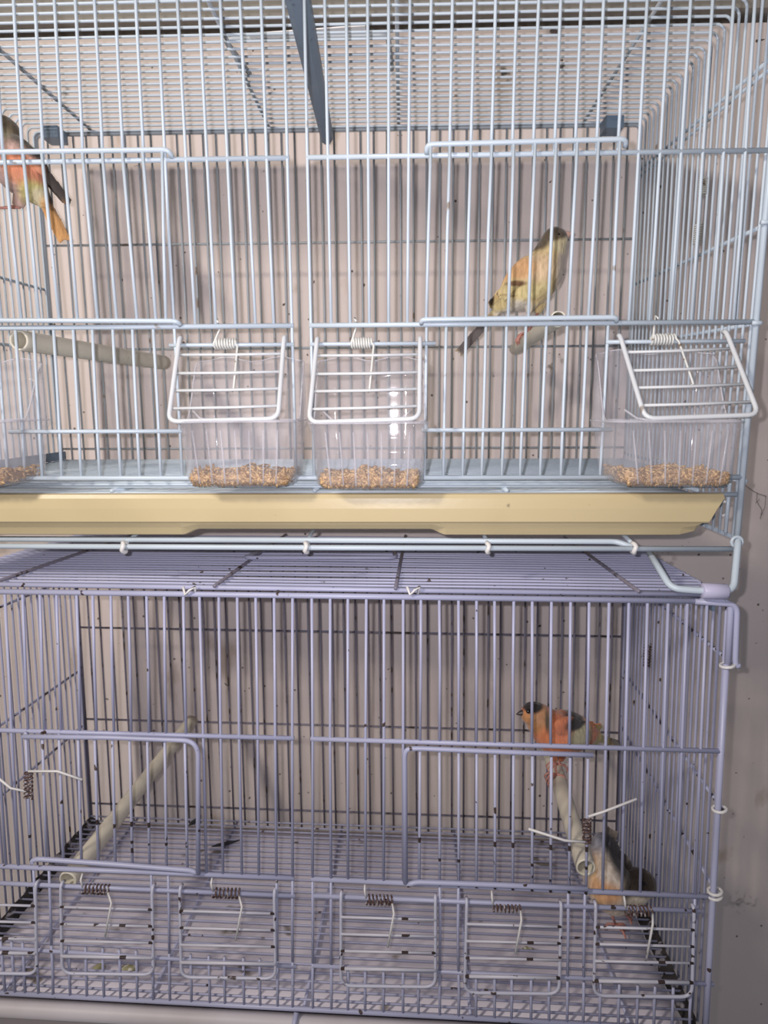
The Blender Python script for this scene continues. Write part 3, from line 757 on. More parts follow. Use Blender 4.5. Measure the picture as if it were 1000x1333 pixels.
hr(barL(0.5)(zh2)+0.001, at(912, 1186, 0, L).x, at(410, 1166, 0, L).z, at(912, 1186, 0, L).z, 0.0016)
zm = at(300, 1250, 0, L).z
zmL, zmR = at(20, 1235, 0, L).z, at(385, 1258, 0, L).z
hr(-0.287, at(386, 1257, 0, L).x, zmL+0.001, zmR, 0.0015)
hr(at(407, 1257, 0, L).x, at(929, 1281, 0, L).x, at(410, 1257, 0, L).z, at(929, 1281, 0, L).z, 0.0015)
hr(-0.287, cornLR(zt3), zt3, zt3, 0.0018)
mb.tube(rounded([(cornLR(zt0)-0.02, 0.0, zt0+0.0), (cornLR(zt0)-0.0, 0.0, zt0), (cornLR(zt0-0.04)-0.000, 0.0, zt0-0.042)], 0.006), 0.0021, 8)
mb.tube([(cornLR(z)-0.001, 0, z) for z in (zt0-0.042, -0.3, -0.4, zt3-0.012)], 0.0021, 8)
mb.tube([(-0.283, 0, zt0), (-0.283, 0, zt3-0.012)], 0.0021, 8)
fpl = B_.part(mb.items.pop(0), 'front_panel', 'lower_wire'); mb.subs(B_, 'rail', 'lower_wire', fpl)
# outer handle loop around the top right corner
e0, e1, e2 = at(905, 783, -0.001, L), at(960, 787, -0.001, L), at(957, 866, -0.001, L)
mb = Many().tube(rounded([e0, e1, e2, e2+Vector((0.003, 0, -0.0005))], 0.006, 5), 0.0019, 8)
for v in (866, 1053, 1160, 1166):
    p = at(947-(v-866)*0.055, v, -0.0, L)
    mb.tube([p+Vector((0.0042*math.cos(a), 0.0, 0)) + Vector((0, 0.0042*math.sin(a), 0.0008*math.cos(a))) for a in [2*PI*j/12 for j in range(12)]], 0.0011, 6, closed=True)
B_.part(mb.items.pop(0), 'corner_loop', 'lower_wire'); mb.parts(B_, 'corner_ring', 'white_wire')
dL = (-15.9, -5.9); dR = (5.9, 15.9)
flaps = [(-40, 47, 1163, -10), (77, 199, 1160, 0), (233, 357, 1166, 0), (442, 568, 1174, 0), (606, 731, 1184, 0), (774, 907, 1188, 0)]
for k in range(44):
    i = -21.5+k; bx = barL(i); xz = bx(zh1)
    inD = dL[0] < i < dL[1] or dR[0] < i < dR[1]
    u_ = interp(botL, i)
    infl = any(f[0]+6 < u_+(5 if i < 0 else -3) < f[1]-6 for f in flaps)
    zlow = zt2
    def seg(z0, z1, mat='lower_wire'):
        m2 = MB(); j1 = random.uniform(-.0004, .0004)
        m2.tube([(bx(z0), 0.0, z0), (bx((z0+z1)/2)+j1, 0.0, (z0+z1)/2), (bx(z1), 0.0, z1)], RB, 7)
        B_.sub(m2, 'bar', mat, fpl)
    zmid = zm+0.0012-(bx(zm))*0.022
    seg(zt0, zt1 if inD else zt2)
    if not infl: seg(zt2, zmid)
    seg(zmid, zt3)
# doors of the lower cage
def lower_door(top, side, bottom, idxs, label, spring):
    Y = -0.0045
    mb = MB()
    P = [at(u, v, Y, L) for u, v in top]
    mb.tube(rounded(P, 0.006, 5), 0.0017, 8)
    Q = [at(u, v, Y, L) for u, v in bottom]
    o = B_.part(mb, 'front_door', 'lower_wire', label)
    B_.sub(MB().tube(rounded(Q, 0.004), 0.0018, 8), 'lower_rail', 'lower_wire', o)
    for i in idxs:
        f = barL(i); z0, z1 = zt1-0.0035-f(zt1)*0.02, zt2+0.003-f(zt2)*0.02
        m2 = MB().tube([(f(z0), Y+0.0018, z0), (f((z0+z1)/2), Y+0.0018, (z0+z1)/2), (f(z1), Y+0.0018, z1)], RB, 7)
        B_.sub(m2, 'bar', 'bar_rust', o)
    (su, s0, s1, ends) = spring
    a, b = at(su, s0, Y-0.003, L), at(su, s1, Y-0.003, L)
    pts = helix(a, b, 0.0026, 7)
    e = [at(u, v, Y-0.005, L) for u, v in ends]
    m2 = MB().tube(pts, 0.00068, 6)
    B_.sub(m2, 'latch_spring', 'rust', o, 'rusty upright coil spring of the door latch')
    m2 = Many().tube([e[0], e[1], e[2]], 0.0009, 6).tube([e[3], e[4], e[5]], 0.0009, 6)
    m2.subs(B_, 'latch_arm', 'white_wire', o, 'thin white latch arm with rust spots')
lower_door([(30, 959), (140, 960), (248, 964), (258, 975), (258, 1138)], None, [(44, 1124), (41, 1121), (48, 1118), (150, 1125), (250, 1133), (256, 1137)],
           [-15.5+k for k in range(10)], 'left front door with a rounded upper right corner',
           (37, 1004, 1040, [(37, 1004), (75, 1004), (107, 1015), (-12, 1005), (14, 1026), (34, 1030)]))
lower_door([(528, 1150), (527, 976), (540, 974), (660, 979), (772, 983)], None, [(530, 1152), (542, 1148), (650, 1152), (765, 1157)],
           [6.5+k for k in range(10)], 'right front door with a rounded upper left corner',
           (764, 1066, 1098, [(766, 1063), (785, 1057), (829, 1040), (688, 1079), (735, 1094), (762, 1096)]))
# feeding flaps hanging in the lower cage front
flapdefs = [(-75, 46, 1152, 1236, 1266, (-42, -8, 1150)), (79, 198, 1157, 1242, 1267, (109, 143, 1157)), (234, 357, 1162, 1250, 1272, (278, 313, 1162)),
            (444, 567, 1170, 1258, 1283, (477, 511, 1171)), (608, 731, 1179, 1268, 1292, (642, 677, 1180)), (776, 904, 1183, 1274, 1296, (814, 848, 1185))]
for n_, (u0, u1, vh, vb, vc, sp) in enumerate(flapdefs):
    dv = (u1-u0)*0.035
    Y = -0.0035; Yb = -0.0045
    du = -3 if u1 > 700 else (2 if u1 < 360 else 0)
    a, b = at(u0, vh-6, Y, L), at(u1, vh-6+dv, Y, L); c, d = at(u0+du, vc, Yb, L), at(u1+du, vc+dv*0.4, Yb, L)
    mb = MB()
    mb.tube(rounded([a+Vector((0, 0.005, -0.001)), a, c, d, b, b+Vector((0, 0.005, -0.001))], 0.008, 5), 0.00115, 8)
    o = B_.part(mb, 'feeding_flap', 'flap_wire', ['empty feeding flap at the left picture edge', 'empty feeding flap in front of the left perch end', 'empty feeding flap just left of the bar gap', 'empty feeding flap just right of the bar gap', 'empty feeding flap under the right door', 'empty feeding flap at the right corner'][n_])
    for v in (vh+22, vh+44, vh+66, vb+1):
        t = (v-vh+6)/(vc-vh+6); p, q = a+(c-a)*t, b+(d-b)*t
        B_.sub(MB().tube([p+Vector((0, -0.001, 0)), q+Vector((0, -0.001, 0))], 0.0009 if v != vb+1 else 0.0012, 7), 'rung', 'rung_rust', o)
    s0, s1 = at(sp[0], sp[2], 0, L), at(sp[1], sp[2]+dv*0.25, 0, L)
    am = at(sp[1]+2, sp[2]+18, -0.008, L); ae = at(sp[1]-6, sp[2]+62, -0.008, L)
    B_.sub(MB().tube(helix(s0, s1, 0.0031, 7, PI/2, 12), 0.00068, 6), 'hinge_spring', 'rust', o, 'rusty coil spring on the flap hinge')
    Many().tube([s1+Vector((0, -0.003, 0)), am, ae], 0.0008, 6).tube([s0+Vector((0, -0.001, 0.002)), s0+Vector((-0.001, -0.0015, 0.008)), s0+Vector((-0.001, 0.0015, 0.011))], 0.0008, 6).subs(B_, 'spring_arm', 'white_wire', o)
# hoops: roof and sides
for k in range(24):
    Y = 0.006+k*(DL-0.010)/23; r = 0.006; zl = zt3-0.008
    zR = zt0+0.004
    pts = [(sL(Y, zl), Y, zl), (sL(Y, -0.3), Y, -0.3), (sL(Y, zR-r), Y, zR-r)]
    for a in range(1, 6):
        t = a/6*PI/2; pts.append((sL(Y, zR)+r*(1-math.cos(t)), Y, zR-r+r*math.sin(t)))
    pts += [(-0.15, Y, zR), (0, Y, zR+random.uniform(-.0006, .0006)), (0.15, Y, zR)]
    for a in range(5, 0, -1):
        t = a/6*PI/2; pts.append((sR(Y, zR)-r*(1-math.cos(t)), Y, zR-r+r*math.sin(t)))
    pts += [(sR(Y, zR-r), Y, zR-r), (sR(Y, -0.3), Y, -0.3), (sR(Y, zl), Y, zl)]
    B_.part(MB().tube(pts, RB, 6), 'hoop_wire', 'lower_wire')
mb = Many()
for u, v in ((-40, 773), (288, 760), (515, 770), (838, 778)):
    x = on_plane_z(u, v, zt0+0.004, L).x; mb.tube([(x, 0.0, zt0+0.0058), (x, DL, zt0+0.0058)], 0.0014, 7)
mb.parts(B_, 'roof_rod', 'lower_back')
g0, g1 = on_plane_z(318, 726, zt0+0.008, L), on_plane_z(515, 726, zt0+0.008, L)
B_.part(MB().tube(rounded([g0+Vector((0.01, 0.05, 0)), g0, g1, g1+Vector((-0.004, 0.05, 0))], 0.006), 0.0018, 8), 'roof_handle', 'lower_wire', 'wire carrying handle lying flat on the roof')
for u in (247, 538):
    p = at(u, 771, -0.001, L)
    m2 = MB().tube([p+Vector((-0.004, -0.001, 0.004)), p+Vector((-0.002, -0.003, -0.001)), p+Vector((0.001, -0.003, 0.002)), p+Vector((0.004, -0.001, 0.004)), p+Vector((0.003, 0.002, -0.002))], 0.001, 6)
    B_.part(m2, 'wire_tie', 'white_wire', 'twisted white wire tie on the roof edge')
# sloping side stays seen through the right and left sides
mb = Many()
def stay(pf, pb, r=0.0013):
    mb.tube([pf, (pf+pb)/2, pb], r, 7)
for (uf, vf, ub, vb) in ((947, 862, 814, 750), (940, 1054, 810, 873), (931, 1165, 806, 947)):
    zf, zb = at(uf, vf, 0, L).z, at(ub, vb, DL, L).z
    stay(Vector((sR(0, zf)+0.002, 0.0, zf)), Vector((sR(DL, zb)+0.002, DL, zb)))
for vf in (862, 1054, 1165):
    zf = at(940, vf, 0, L).z
    stay(Vector((sL(0, zf)-0.002, 0.0, zf)), Vector((sL(DL, zf)-0.002, DL, zf)))
mb.parts(B_, 'side_rod', 'side_rust')
mb = MB()
p0, p1 = at(846, 838, 0.145, L), at(846, 868, 0.145, L); x = sR(0.145, p0.z)-0.003
mb.tube(helix((x, 0.145, p0.z), (x, 0.145, p1.z), 0.0028, 8), 0.0007, 5)
B_.part(mb, 'spring', 'rust', 'dark coil spring on the side door')
# slate strip: rail under the right side top
mb = MB()
za = zt0-0.002
mb.loft([[(sR(Y, za)-0.003+dx, Y, za+dz) for dx, dz in ((0, 0), (0.002, 0), (0.002, -0.010), (0, -0.010))] for Y in (0.02, DL*0.5, DL-0.01)], True, True, True)
B_.part(mb, 'side_rail', 'slate', 'dark slate rail under the right roof edge', smooth=False, fix=True)
# back panel
mb = Many(); zlb = zt3-0.006
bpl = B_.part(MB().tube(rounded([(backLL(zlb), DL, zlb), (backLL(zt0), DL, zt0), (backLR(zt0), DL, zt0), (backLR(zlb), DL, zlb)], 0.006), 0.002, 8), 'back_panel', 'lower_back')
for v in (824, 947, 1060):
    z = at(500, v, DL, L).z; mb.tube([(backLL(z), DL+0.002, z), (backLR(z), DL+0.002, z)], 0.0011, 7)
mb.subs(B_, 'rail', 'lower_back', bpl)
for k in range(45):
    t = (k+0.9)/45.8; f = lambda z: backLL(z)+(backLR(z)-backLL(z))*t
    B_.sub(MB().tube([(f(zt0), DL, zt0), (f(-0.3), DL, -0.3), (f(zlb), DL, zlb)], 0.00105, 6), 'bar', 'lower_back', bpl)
# floor grate
mb = Many(); zg = zt3+0.003
for i in (-18.5, -9.5, -0.2, 9.5, 18.5):
    x = i*PU; mb.tube([(x, 0.002, zg-0.0022), (x*0.985, DL-0.004, zg-0.0022)], 0.0013, 7)
gl = B_.part(mb.items.pop(0), 'floor_grate', 'lower_wire'); mb.subs(B_, 'cross_rod', 'lower_wire', gl)
for k in range(28):
    Y = 0.005+k*0.0080
    B_.sub(MB().tube([(sL(Y, zg)+0.004, Y, zg), (0, Y, zg), (sR(Y, zg)-0.006, Y, zg)], 0.00085, 6), 'wire', 'lower_wire', gl)
# tray of the lower cage with grimy rails
lt = empty('slide_out_tray'); lt.matrix_world = L @ Matrix.Translation((0, DL/2, zt3-0.045))
tag(lt, 'off-white slide-out tray with grimy sides under the lower cage', 'tray')
loff = -Vector((0, DL/2, zt3-0.045))
Yl = -0.008; zA_, zB_ = zt3-0.0035, zt3-0.0125
mb = MB()
def sec2(x): return [(x, Yl+0.008, zA_), (x, Yl+0.003, zA_), (x, Yl, zA_-0.003), (x, Yl-0.001, zB_+0.001), (x, Yl, zB_), (x, Yl+0.003, zB_), (x, Yl+0.003, zA_-0.003), (x, Yl+0.008, zA_-0.002)]
mb.loft([sec2(x) for x in np.linspace(-0.285, cornLR(zt3)-0.01, 20)], True, True, True)
o = mb.build('tray_lip', 'tray_white', lt, fix=True); o.location = loff
mb = MB(); mb.box((-0.284, Yl+0.002, zt3-0.042), (cornLR(zt3)-0.011, Yl+0.006, zB_+0.001)); mb.box((-0.284, Yl+0.006, zt3-0.044), (cornLR(zt3)-0.014, DL-0.008, zt3-0.041))
mb.box((-0.284, DL-0.012, zt3-0.042), (cornLR(zt3)-0.014, DL-0.008, zt3-0.004))
o = mb.build('tray_pan', 'tray_grey', lt, smooth=False); o.location = loff
for fn, sg in ((sL, 1), (sR, -1)):
    lp = []; mb = MB()
    for j in range(26):
        Y = 0.004+j*(DL-0.014)/25; x = fn(Y, zt3)+sg*0.006; hh = 0.004+0.003*random.random(); ww = 0.006+0.004*random.random()
        lp.append([(x, Y, zt3-0.004), (x+sg*ww, Y, zt3-0.004), (x+sg*ww*0.6, Y, zt3+hh*0.4), (x, Y, zt3+hh)])
    mb.loft(lp, True, True, True)
    o = mb.build('tray_rail', 'grime', lt, smooth=False, fix=True); o.location = loff; o['label'] = 'tray side rail black with grime'
# pins below the gap
p = at(386, 1318, -0.004, L); mb = MB().tube([p, at(381, 1345, -0.012, L)], 0.0019, 8); B_.part(mb, 'tray_pin', 'lower_wire')
mb = MB(); lps = []
for Y in np.linspace(0.004, DL-0.014, 14):
    lps.append([(x, Y, zt3-0.0022+0.0004*math.sin(x*45+Y*60)) for x in np.linspace(sL(Y, zt3)+0.014, sR(Y, zt3)-0.016, 30)])
mb.loft(lps, False)
o = tag(mb.build('tray_liner', 'liner_white', None), 'white paper liner with droppings under the lower floor wires', 'liner'); o.matrix_world = L
md = o.modifiers.new('thickness', 'SOLIDIFY'); md.thickness = 0.0006

# droppings and husks on the liner, one heap each
def dropping(u, v, s, mat, label):
    p = on_plane_z(u, v, zg+0.001, L); mb = MB(); n = 9; lp = []
    rr = [s*random.uniform(0.6, 1.1) for _ in range(n)]
    for h, f in ((0, 1.0), (0.0008, 0.85), (0.0016, 0.45)): lp.append([(p.x+rr[k]*f*1.6*math.cos(2*PI*k/n), p.y+rr[k]*f*math.sin(2*PI*k/n), p.z-0.002+h) for k in range(n)])
    mb.loft(lp, True, True, True); o = mb.build('dropping', mat, None, fix=True); o.matrix_world = L; tag(o, label, 'dropping'); return o
M['dung'] = painted('dried_dropping', (0.30, 0.28, 0.16), (0.6, 0.58, 0.5), 0.5, 0.6, 0.9, 300)
M['feather'] = painted('dark_feather', (0.03, 0.03, 0.035), (0.3, 0.3, 0.3), 0.6, 0.7, 0.7, 100)
dropping(130, 1256, 0.0042, 'dung', 'greenish dropping left of two by the left feeding flaps')
dropping(168, 1257, 0.0050, 'dung', 'greenish dropping right of two by the left feeding flaps')
dropping(687, 1233, 0.0035, 'dung', 'olive dropping behind the feeding flap under the right door')
for (u0, v0, u1, v1, lb_) in ((276, 1102, 312, 1094, 'small dark feather lying on the lower floor behind the left door'), (246, 1075, 262, 1062, 'short dark feather at the back of the lower floor')):
    a, b = on_plane_z(u0, v0, zg+0.002, L), on_plane_z(u1, v1, zg+0.002, L); t = b-a; n_ = Vector((-t.y, t.x, 0)).normalized()
    mb = MB(); lp = []
    for k in range(7):
        s = k/6; wd = 0.0035*math.sin(PI*min(1, s*0.9+0.08)); c = a+t*s
        lp.append([c+n_*wd, c+Vector((0, 0, 0.001)), c-n_*wd, c-Vector((0, 0, 0.0003))])
    mb.loft(lp, True, True, True); o = mb.build('loose_feather', 'feather', None, fix=True); o.matrix_world = L; tag(o, lb_, 'feather')

# ================================================================== BIRDS
def sph_dist_color(rules, default):
    def f(P):
        out = np.tile(np.array(default), (len(P), 1)).astype(float)
        for (c, r, soft, colr) in rules:
            rr = np.array(r) if hasattr(r, '__len__') else np.array([r, r, r])
            d = np.sqrt((((P-np.array(c))/rr)**2).sum(1))
            m = np.clip((1+soft-d)/(2*soft), 0, 1); m = m*m*(3-2*m); out = out*(1-m[:, None])+np.array(colr)*m[:, None]
        return out
    return f
def ellips(mb, c, axes, rad, n=14, m=10):
    c = Vector(c); loops = []
    ax = [Vector(a).normalized() for a in axes]
    for i in range(1, m):
        ph = PI*i/m
        loops.append([c+ax[0]*rad[0]*-math.cos(ph)+(ax[1]*rad[1]*math.cos(2*PI*k/n)+ax[2]*rad[2]*math.sin(2*PI*k/n))*math.sin(ph) for k in range(n)])
    mb.loft(loops, True, True, True)
def spline(P, R, k=6):
    pts, rs = [], []
    n = len(P)
    for i in range(n-1):
        p0, p1, p2, p3 = P[max(i-1, 0)], P[i], P[i+1], P[min(i+2, n-1)]
        for j in range(k):
            t = j/k
            f = lambda a, b, c, d: 0.5*((2*b)+(-a+c)*t+(2*a-5*b+4*c-d)*t*t+(-a+3*b-3*c+d)*t**3)
            pts.append(Vector([f(p0[q], p1[q], p2[q], p3[q]) for q in range(3)])); rs.append(f(R[max(i-1, 0)], R[i], R[i+1], R[min(i+2, n-1)]))
    pts.append(Vector(P[-1])); rs.append(R[-1]); return pts, rs
def feathers(mb, root, tip, normal, width, thick, n=7, notch=0.0):
    """a tail or wing-tip: thin overlapping quills, tapering plate"""
    root, tip = Vector(root), Vector(tip); t = tip-root; nn = Vector(normal).normalized(); s = t.cross(nn).normalized()
    for k in range(n):
        o = (k-(n-1)/2)/max(1, (n-1)/2)
        a = root+s*width*0.35*o; b = tip+s*width*0.55*o-t*(0.06*abs(o)*(-1 if notch else 1))
        loops = []
        for q in range(7):
            u = q/6; c = a+(b-a)*u+nn*thick*0.4*o*o*-1; ww = width*0.24*(0.6+0.6*math.sin(PI*min(1, u*0.95+0.1))); tt = thick*(1-0.5*u)
            loops.append([c+s*ww, c+nn*tt, c-s*ww, c-nn*tt])
        mb.loft(loops, True, True, True)
def bird(name, label, spine, radii, wings, tail, legs, beak, eyes, color, voxel=0.0007, squash=1.0):
    """spine: world points from rump to head; one continuous skin from loft, wings, tail and thighs"""
    mb = MB(); P, R = spline(spine, radii)
    mb.tube(P, R, 20)
    ellips(mb, spine[0], ((1, 0, 0), (0, 1, 0), (0, 0, 1)), (radii[0]*1.02,)*3)
    ellips(mb, spine[-1], ((1, 0, 0), (0, 1, 0), (0, 0, 1)), (radii[-1]*1.0,)*3)
    for wg in wings:
        (ra, rb_, nrm, wlen, wwid, wth) = wg
        d = Vector(rb_)-Vector(ra); side = d.cross(Vector(nrm))
        ellips(mb, (Vector(ra)+Vector(rb_))/2, (d, side, nrm), (d.length*0.55, wwid, wth), 16, 12)
        tipd = d.normalized()
        feathers(mb, Vector(rb_)-tipd*0.012, Vector(rb_)+tipd*wlen, nrm, wwid*0.9, 0.0011, 5)
    feathers(mb, *tail)
    for lg in legs:
        mb.tube([lg[0], lg[1]], [0.0065, 0.0026], 10)
    me = bpy.data.meshes.new(name+'_src'); me.from_pydata([tuple(v) for v in mb.v], [], mb.f)
    src = bpy.data.objects.new(name+'_src', me); COL.objects.link(src)
    import bmesh
    bm = bmesh.new(); bm.from_mesh(me); bmesh.ops.recalc_face_normals(bm, faces=bm.faces); bm.to_mesh(me); bm.free()
    md = src.modifiers.new('r', 'REMESH'); md.mode = 'VOXEL'; md.voxel_size = voxel; md.use_smooth_shade = True
    sm = src.modifiers.new('s', 'SMOOTH'); sm.iterations = 2; sm.factor = 0.5
    dg = bpy.context.evaluated_depsgraph_get(); res = bpy.data.meshes.new_from_object(src.evaluated_get(dg))
    bpy.data.objects.remove(src)
    n = len(res.vertices); co = np.empty(n*3); res.vertices.foreach_get('co', co); co = co.reshape(-1, 3)
    col = color(co); ca = res.color_attributes.new('Col', 'FLOAT_COLOR', 'POINT')
    ca.data.foreach_set('color', np.concatenate([col, np.ones((n, 1))], 1).ravel())
    res.materials.clear(); res.materials.append(M['plumage'])
    root = empty(name, legs[0][-1]); off = -Vector(legs[0][-1]); tag(root, label, 'bird')
    res.polygons.foreach_set('use_smooth', [True]*len(res.polygons))
    body = bpy.data.objects.new('body', res); COL.objects.link(body); body.parent = root; body.location = off
    bm_ = MB(); b0, b1, br = beak[:3]; b0, b1 = Vector(b0), Vector(b1)
    bm_.tube([b0-(b1-b0)*0.4, b0, b0+(b1-b0)*0.5, b0+(b1-b0)*0.85, b1], [br*0.9, br, br*0.72, br*0.33, br*0.08], 12)
    o = bm_.build('beak', beak[3], root); o.location = off
    for e in eyes:
        m2 = MB(); ellips(m2, e, ((1, 0, 0), (0, 1, 0), (0, 0, 1)), (0.0019,)*3, 10, 8); o = m2.build('eye', 'black', root); o.location = off
    for lg in legs:
        m2 = MB(); m2.tube([lg[1], lg[2]], [0.0011, 0.0009], 8)
        foot_ = Vector(lg[2]); axis = Vector(lg[3]).normalized()
        dwn = Vector(lg[4]).normalized(); side = axis.cross(dwn)
        for s_, fw in ((-0.6, 1), (0.0, 1), (0.6, 1), (0.0, -1)):
            p = [foot_, foot_+axis*0.006*fw+side*s_*0.007+dwn*0.0015, foot_+axis*0.0085*fw+side*s_*0.010+dwn*0.0055, foot_+axis*0.0075*fw+side*s_*0.010+dwn*0.0085]
            m2.tube(p, [0.0010, 0.0010, 0.0008, 0.0003], 7)
        o = m2.build('leg', 'leg', root); o.location = off
    return root
V = Vector
# --- yellow canary, upper cage, on the right perch
Yb1 = 0.150
def pw(u, v, dy=0.0, fr=U): return fr @ at(u, v, Yb1+dy, fr)
tw = pu2[0]+(pu2[1]-pu2[0])*((Yb1-pu2[0].y)/(pu2[1].y-pu2[0].y)); perch_top = tw+V((0, 0, 0.0058))
sp1 = [pw(650, 400, 0.004), pw(668, 390), pw(690, 374, -0.001), pw(705, 354, -0.002), pw(714, 334, -0.001), pw(720, 318), pw(722, 313, -0.001)]
ra1 = [0.0052, 0.0110, 0.0175, 0.0180, 0.0138, 0.0116, 0.0108]
YEL, PEA, OLV = (0.78, 0.60, 0.30), (0.80, 0.54, 0.30), (0.13, 0.095, 0.055)
cr = [
 (pw(668, 402, -0.01), (0.018, 0.03, 0.008), 0.3, (0.72, 0.66, 0.55)),
 (pw(686, 372, -0.018), (0.019, 0.02, 0.011), 0.3, (0.82, 0.68, 0.33)),
 (pw(700, 348, -0.018), (0.016, 0.02, 0.012), 0.4, (0.84, 0.62, 0.38)),
 (pw(733, 352, -0.012), (0.006, 0.03, 0.022), 0.5, (0.62, 0.52, 0.42)),
 (pw(672, 350, -0.010), (0.015, 0.03, 0.010), 0.3, (0.82, 0.48, 0.23)),
 (pw(672, 369, -0.016), (0.0085, 0.02, 0.0022), 0.4, (0.24, 0.13, 0.06)),
 (pw(662, 384, -0.016), (0.0065, 0.02, 0.0010), 0.5, (0.40, 0.27, 0.12)),
 (pw(655, 390, -0.016), (0.0060, 0.02, 0.0009), 0.5, (0.34, 0.24, 0.12)),
 (pw(733, 316, -0.008), (0.013, 0.03, 0.009), 0.3, (0.72, 0.62, 0.38)),
 (pw(715, 303, -0.004), (0.0150, 0.03, 0.0085), 0.2, OLV),
 (pw(701, 316, 0.0), (0.0075, 0.03, 0.009), 0.35, OLV),
 (pw(727, 303, 0.0), (0.0085, 0.03, 0.006), 0.3, (0.10, 0.075, 0.05)),
 (pw(648, 396, 0.0), (0.011, 0.03, 0.006), 0.4, (0.76, 0.62, 0.30)),
 (pw(641, 388, 0.0), (0.0028, 0.03, 0.006), 0.4, (0.07, 0.05, 0.04)),
 (pw(618, 436, 0.0), (0.022, 0.03, 0.021), 0.2, (0.13, 0.11, 0.11))]
wn = V((-0.12, -1.0, 0.1))
bird('canary', 'yellow canary with a dark cap perched in the upper cage', sp1, ra1,
     [(pw(694, 335, -0.010), pw(664, 372, -0.014), wn, 0.014, 0.0085, 0.0042), (pw(690, 338, 0.014), pw(655, 380, 0.011), V((-0.3, 1, 0.3)), 0.018, 0.0085, 0.0042)],
     (pw(655, 395, 0.004), pw(599, 457, 0.012), V((-0.45, -0.75, 0.45)), 0.0075, 0.0011, 6, 0.05),
     [(pw(694, 392, -0.006), pw(688, 408, -0.006), perch_top+V((-0.001, -0.006, 0.001)), (-0.9, 0, -0.1), (0, 0, -1)),
      (pw(703, 394, 0.008), pw(700, 408, 0.008), perch_top+V((0.002, 0.008, 0.001)), (-0.9, 0, -0.1), (0, 0, -1))],
     (pw(734, 307, -0.001), pw(746, 303, -0.001), 0.0036, 'beak_pink'), [pw(727, 306, -0.0095), pw(727, 306, 0.0085)],
     sph_dist_color(cr, YEL))
# --- dark backed canary at the left edge, clinging near the left side
Yb1 = 0.120
slx = sideL(0.12, at(5, 272, 0.12).z)
sp2 = [pw(58, 262), pw(44, 246, -0.001), pw(28, 226, -0.002), pw(17, 206, -0.002), pw(9, 188), pw(6, 174), pw(4, 170)]
ra2 = [0.0062, 0.0120, 0.0178, 0.0182, 0.0140, 0.0124, 0.0112]
DK = (0.055, 0.042, 0.038)
cr = [
 (pw(62, 238, 0.0), (0.021, 0.05, 0.012), 0.15, (0.085, 0.06, 0.055)),
 (pw(38, 206, 0.0), (0.020, 0.05, 0.013), 0.2, DK),
 (pw(20, 184, 0.0), (0.020, 0.04, 0.012), 0.25, (0.10, 0.085, 0.06)),
 (pw(12, 168, 0.0), (0.020, 0.04, 0.012), 0.25, (0.16, 0.12, 0.07)),
 (pw(0, 182, -0.012), (0.009, 0.02, 0.010), 0.35, (0.42, 0.35, 0.22)),
 (pw(14, 222, -0.015), (0.018, 0.02, 0.021), 0.25, (0.74, 0.50, 0.44)),
 (pw(32, 226, -0.016), (0.014, 0.02, 0.012), 0.35, (0.80, 0.34, 0.20)),
 (pw(20, 212, -0.016), (0.010, 0.02, 0.008), 0.4, (0.85, 0.32, 0.18)),
 (pw(25, 262, 0.0), (0.012, 0.03, 0.011), 0.4, (0.62, 0.42, 0.36)),
 (pw(45, 254, -0.010), (0.012, 0.02, 0.010), 0.4, (0.62, 0.56, 0.20)),
 (pw(60, 262, 0.0), (0.008, 0.03, 0.008), 0.4, (0.70, 0.62, 0.40)),
 (pw(75, 290, 0.0), (0.013, 0.03, 0.020), 0.25, (0.80, 0.42, 0.16)),
 (pw(76, 252, 0.0), (0.008, 0.04, 0.017), 0.3, DK)]
bird('canary', 'dark backed canary with a pink belly at the left edge of the upper cage', sp2, ra2,
     [(pw(32, 190, -0.010), pw(60, 226, -0.008), V((0.35, -1, 0.3)), 0.028, 0.0062, 0.0040), (pw(26, 192, 0.012), pw(58, 228, 0.012), V((0.4, 1, 0.3)), 0.027, 0.0085, 0.0040)],
     (pw(55, 256), pw(84, 312, 0.004), V((0.6, -0.7, 0.3)), 0.0085, 0.0011, 6, 0.05),
     [(pw(30, 250, -0.004), pw(26, 270, -0.004), V((slx+0.003, 0.114, at(4, 274, 0.12).z)), (0, 0.3, -1), (-1, 0, 0)),
      (pw(28, 250, 0.010), pw(20, 268, 0.010), V((slx+0.003, 0.136, at(4, 266, 0.12).z)), (0, 0.3, -1), (-1, 0, 0))],
     (pw(-6, 172, -0.002), pw(-16, 171, -0.002), 0.0038, 'beak_pink'), [pw(-2, 170, -0.0100), pw(-2, 170, 0.0090)],
     sph_dist_color(cr, DK))
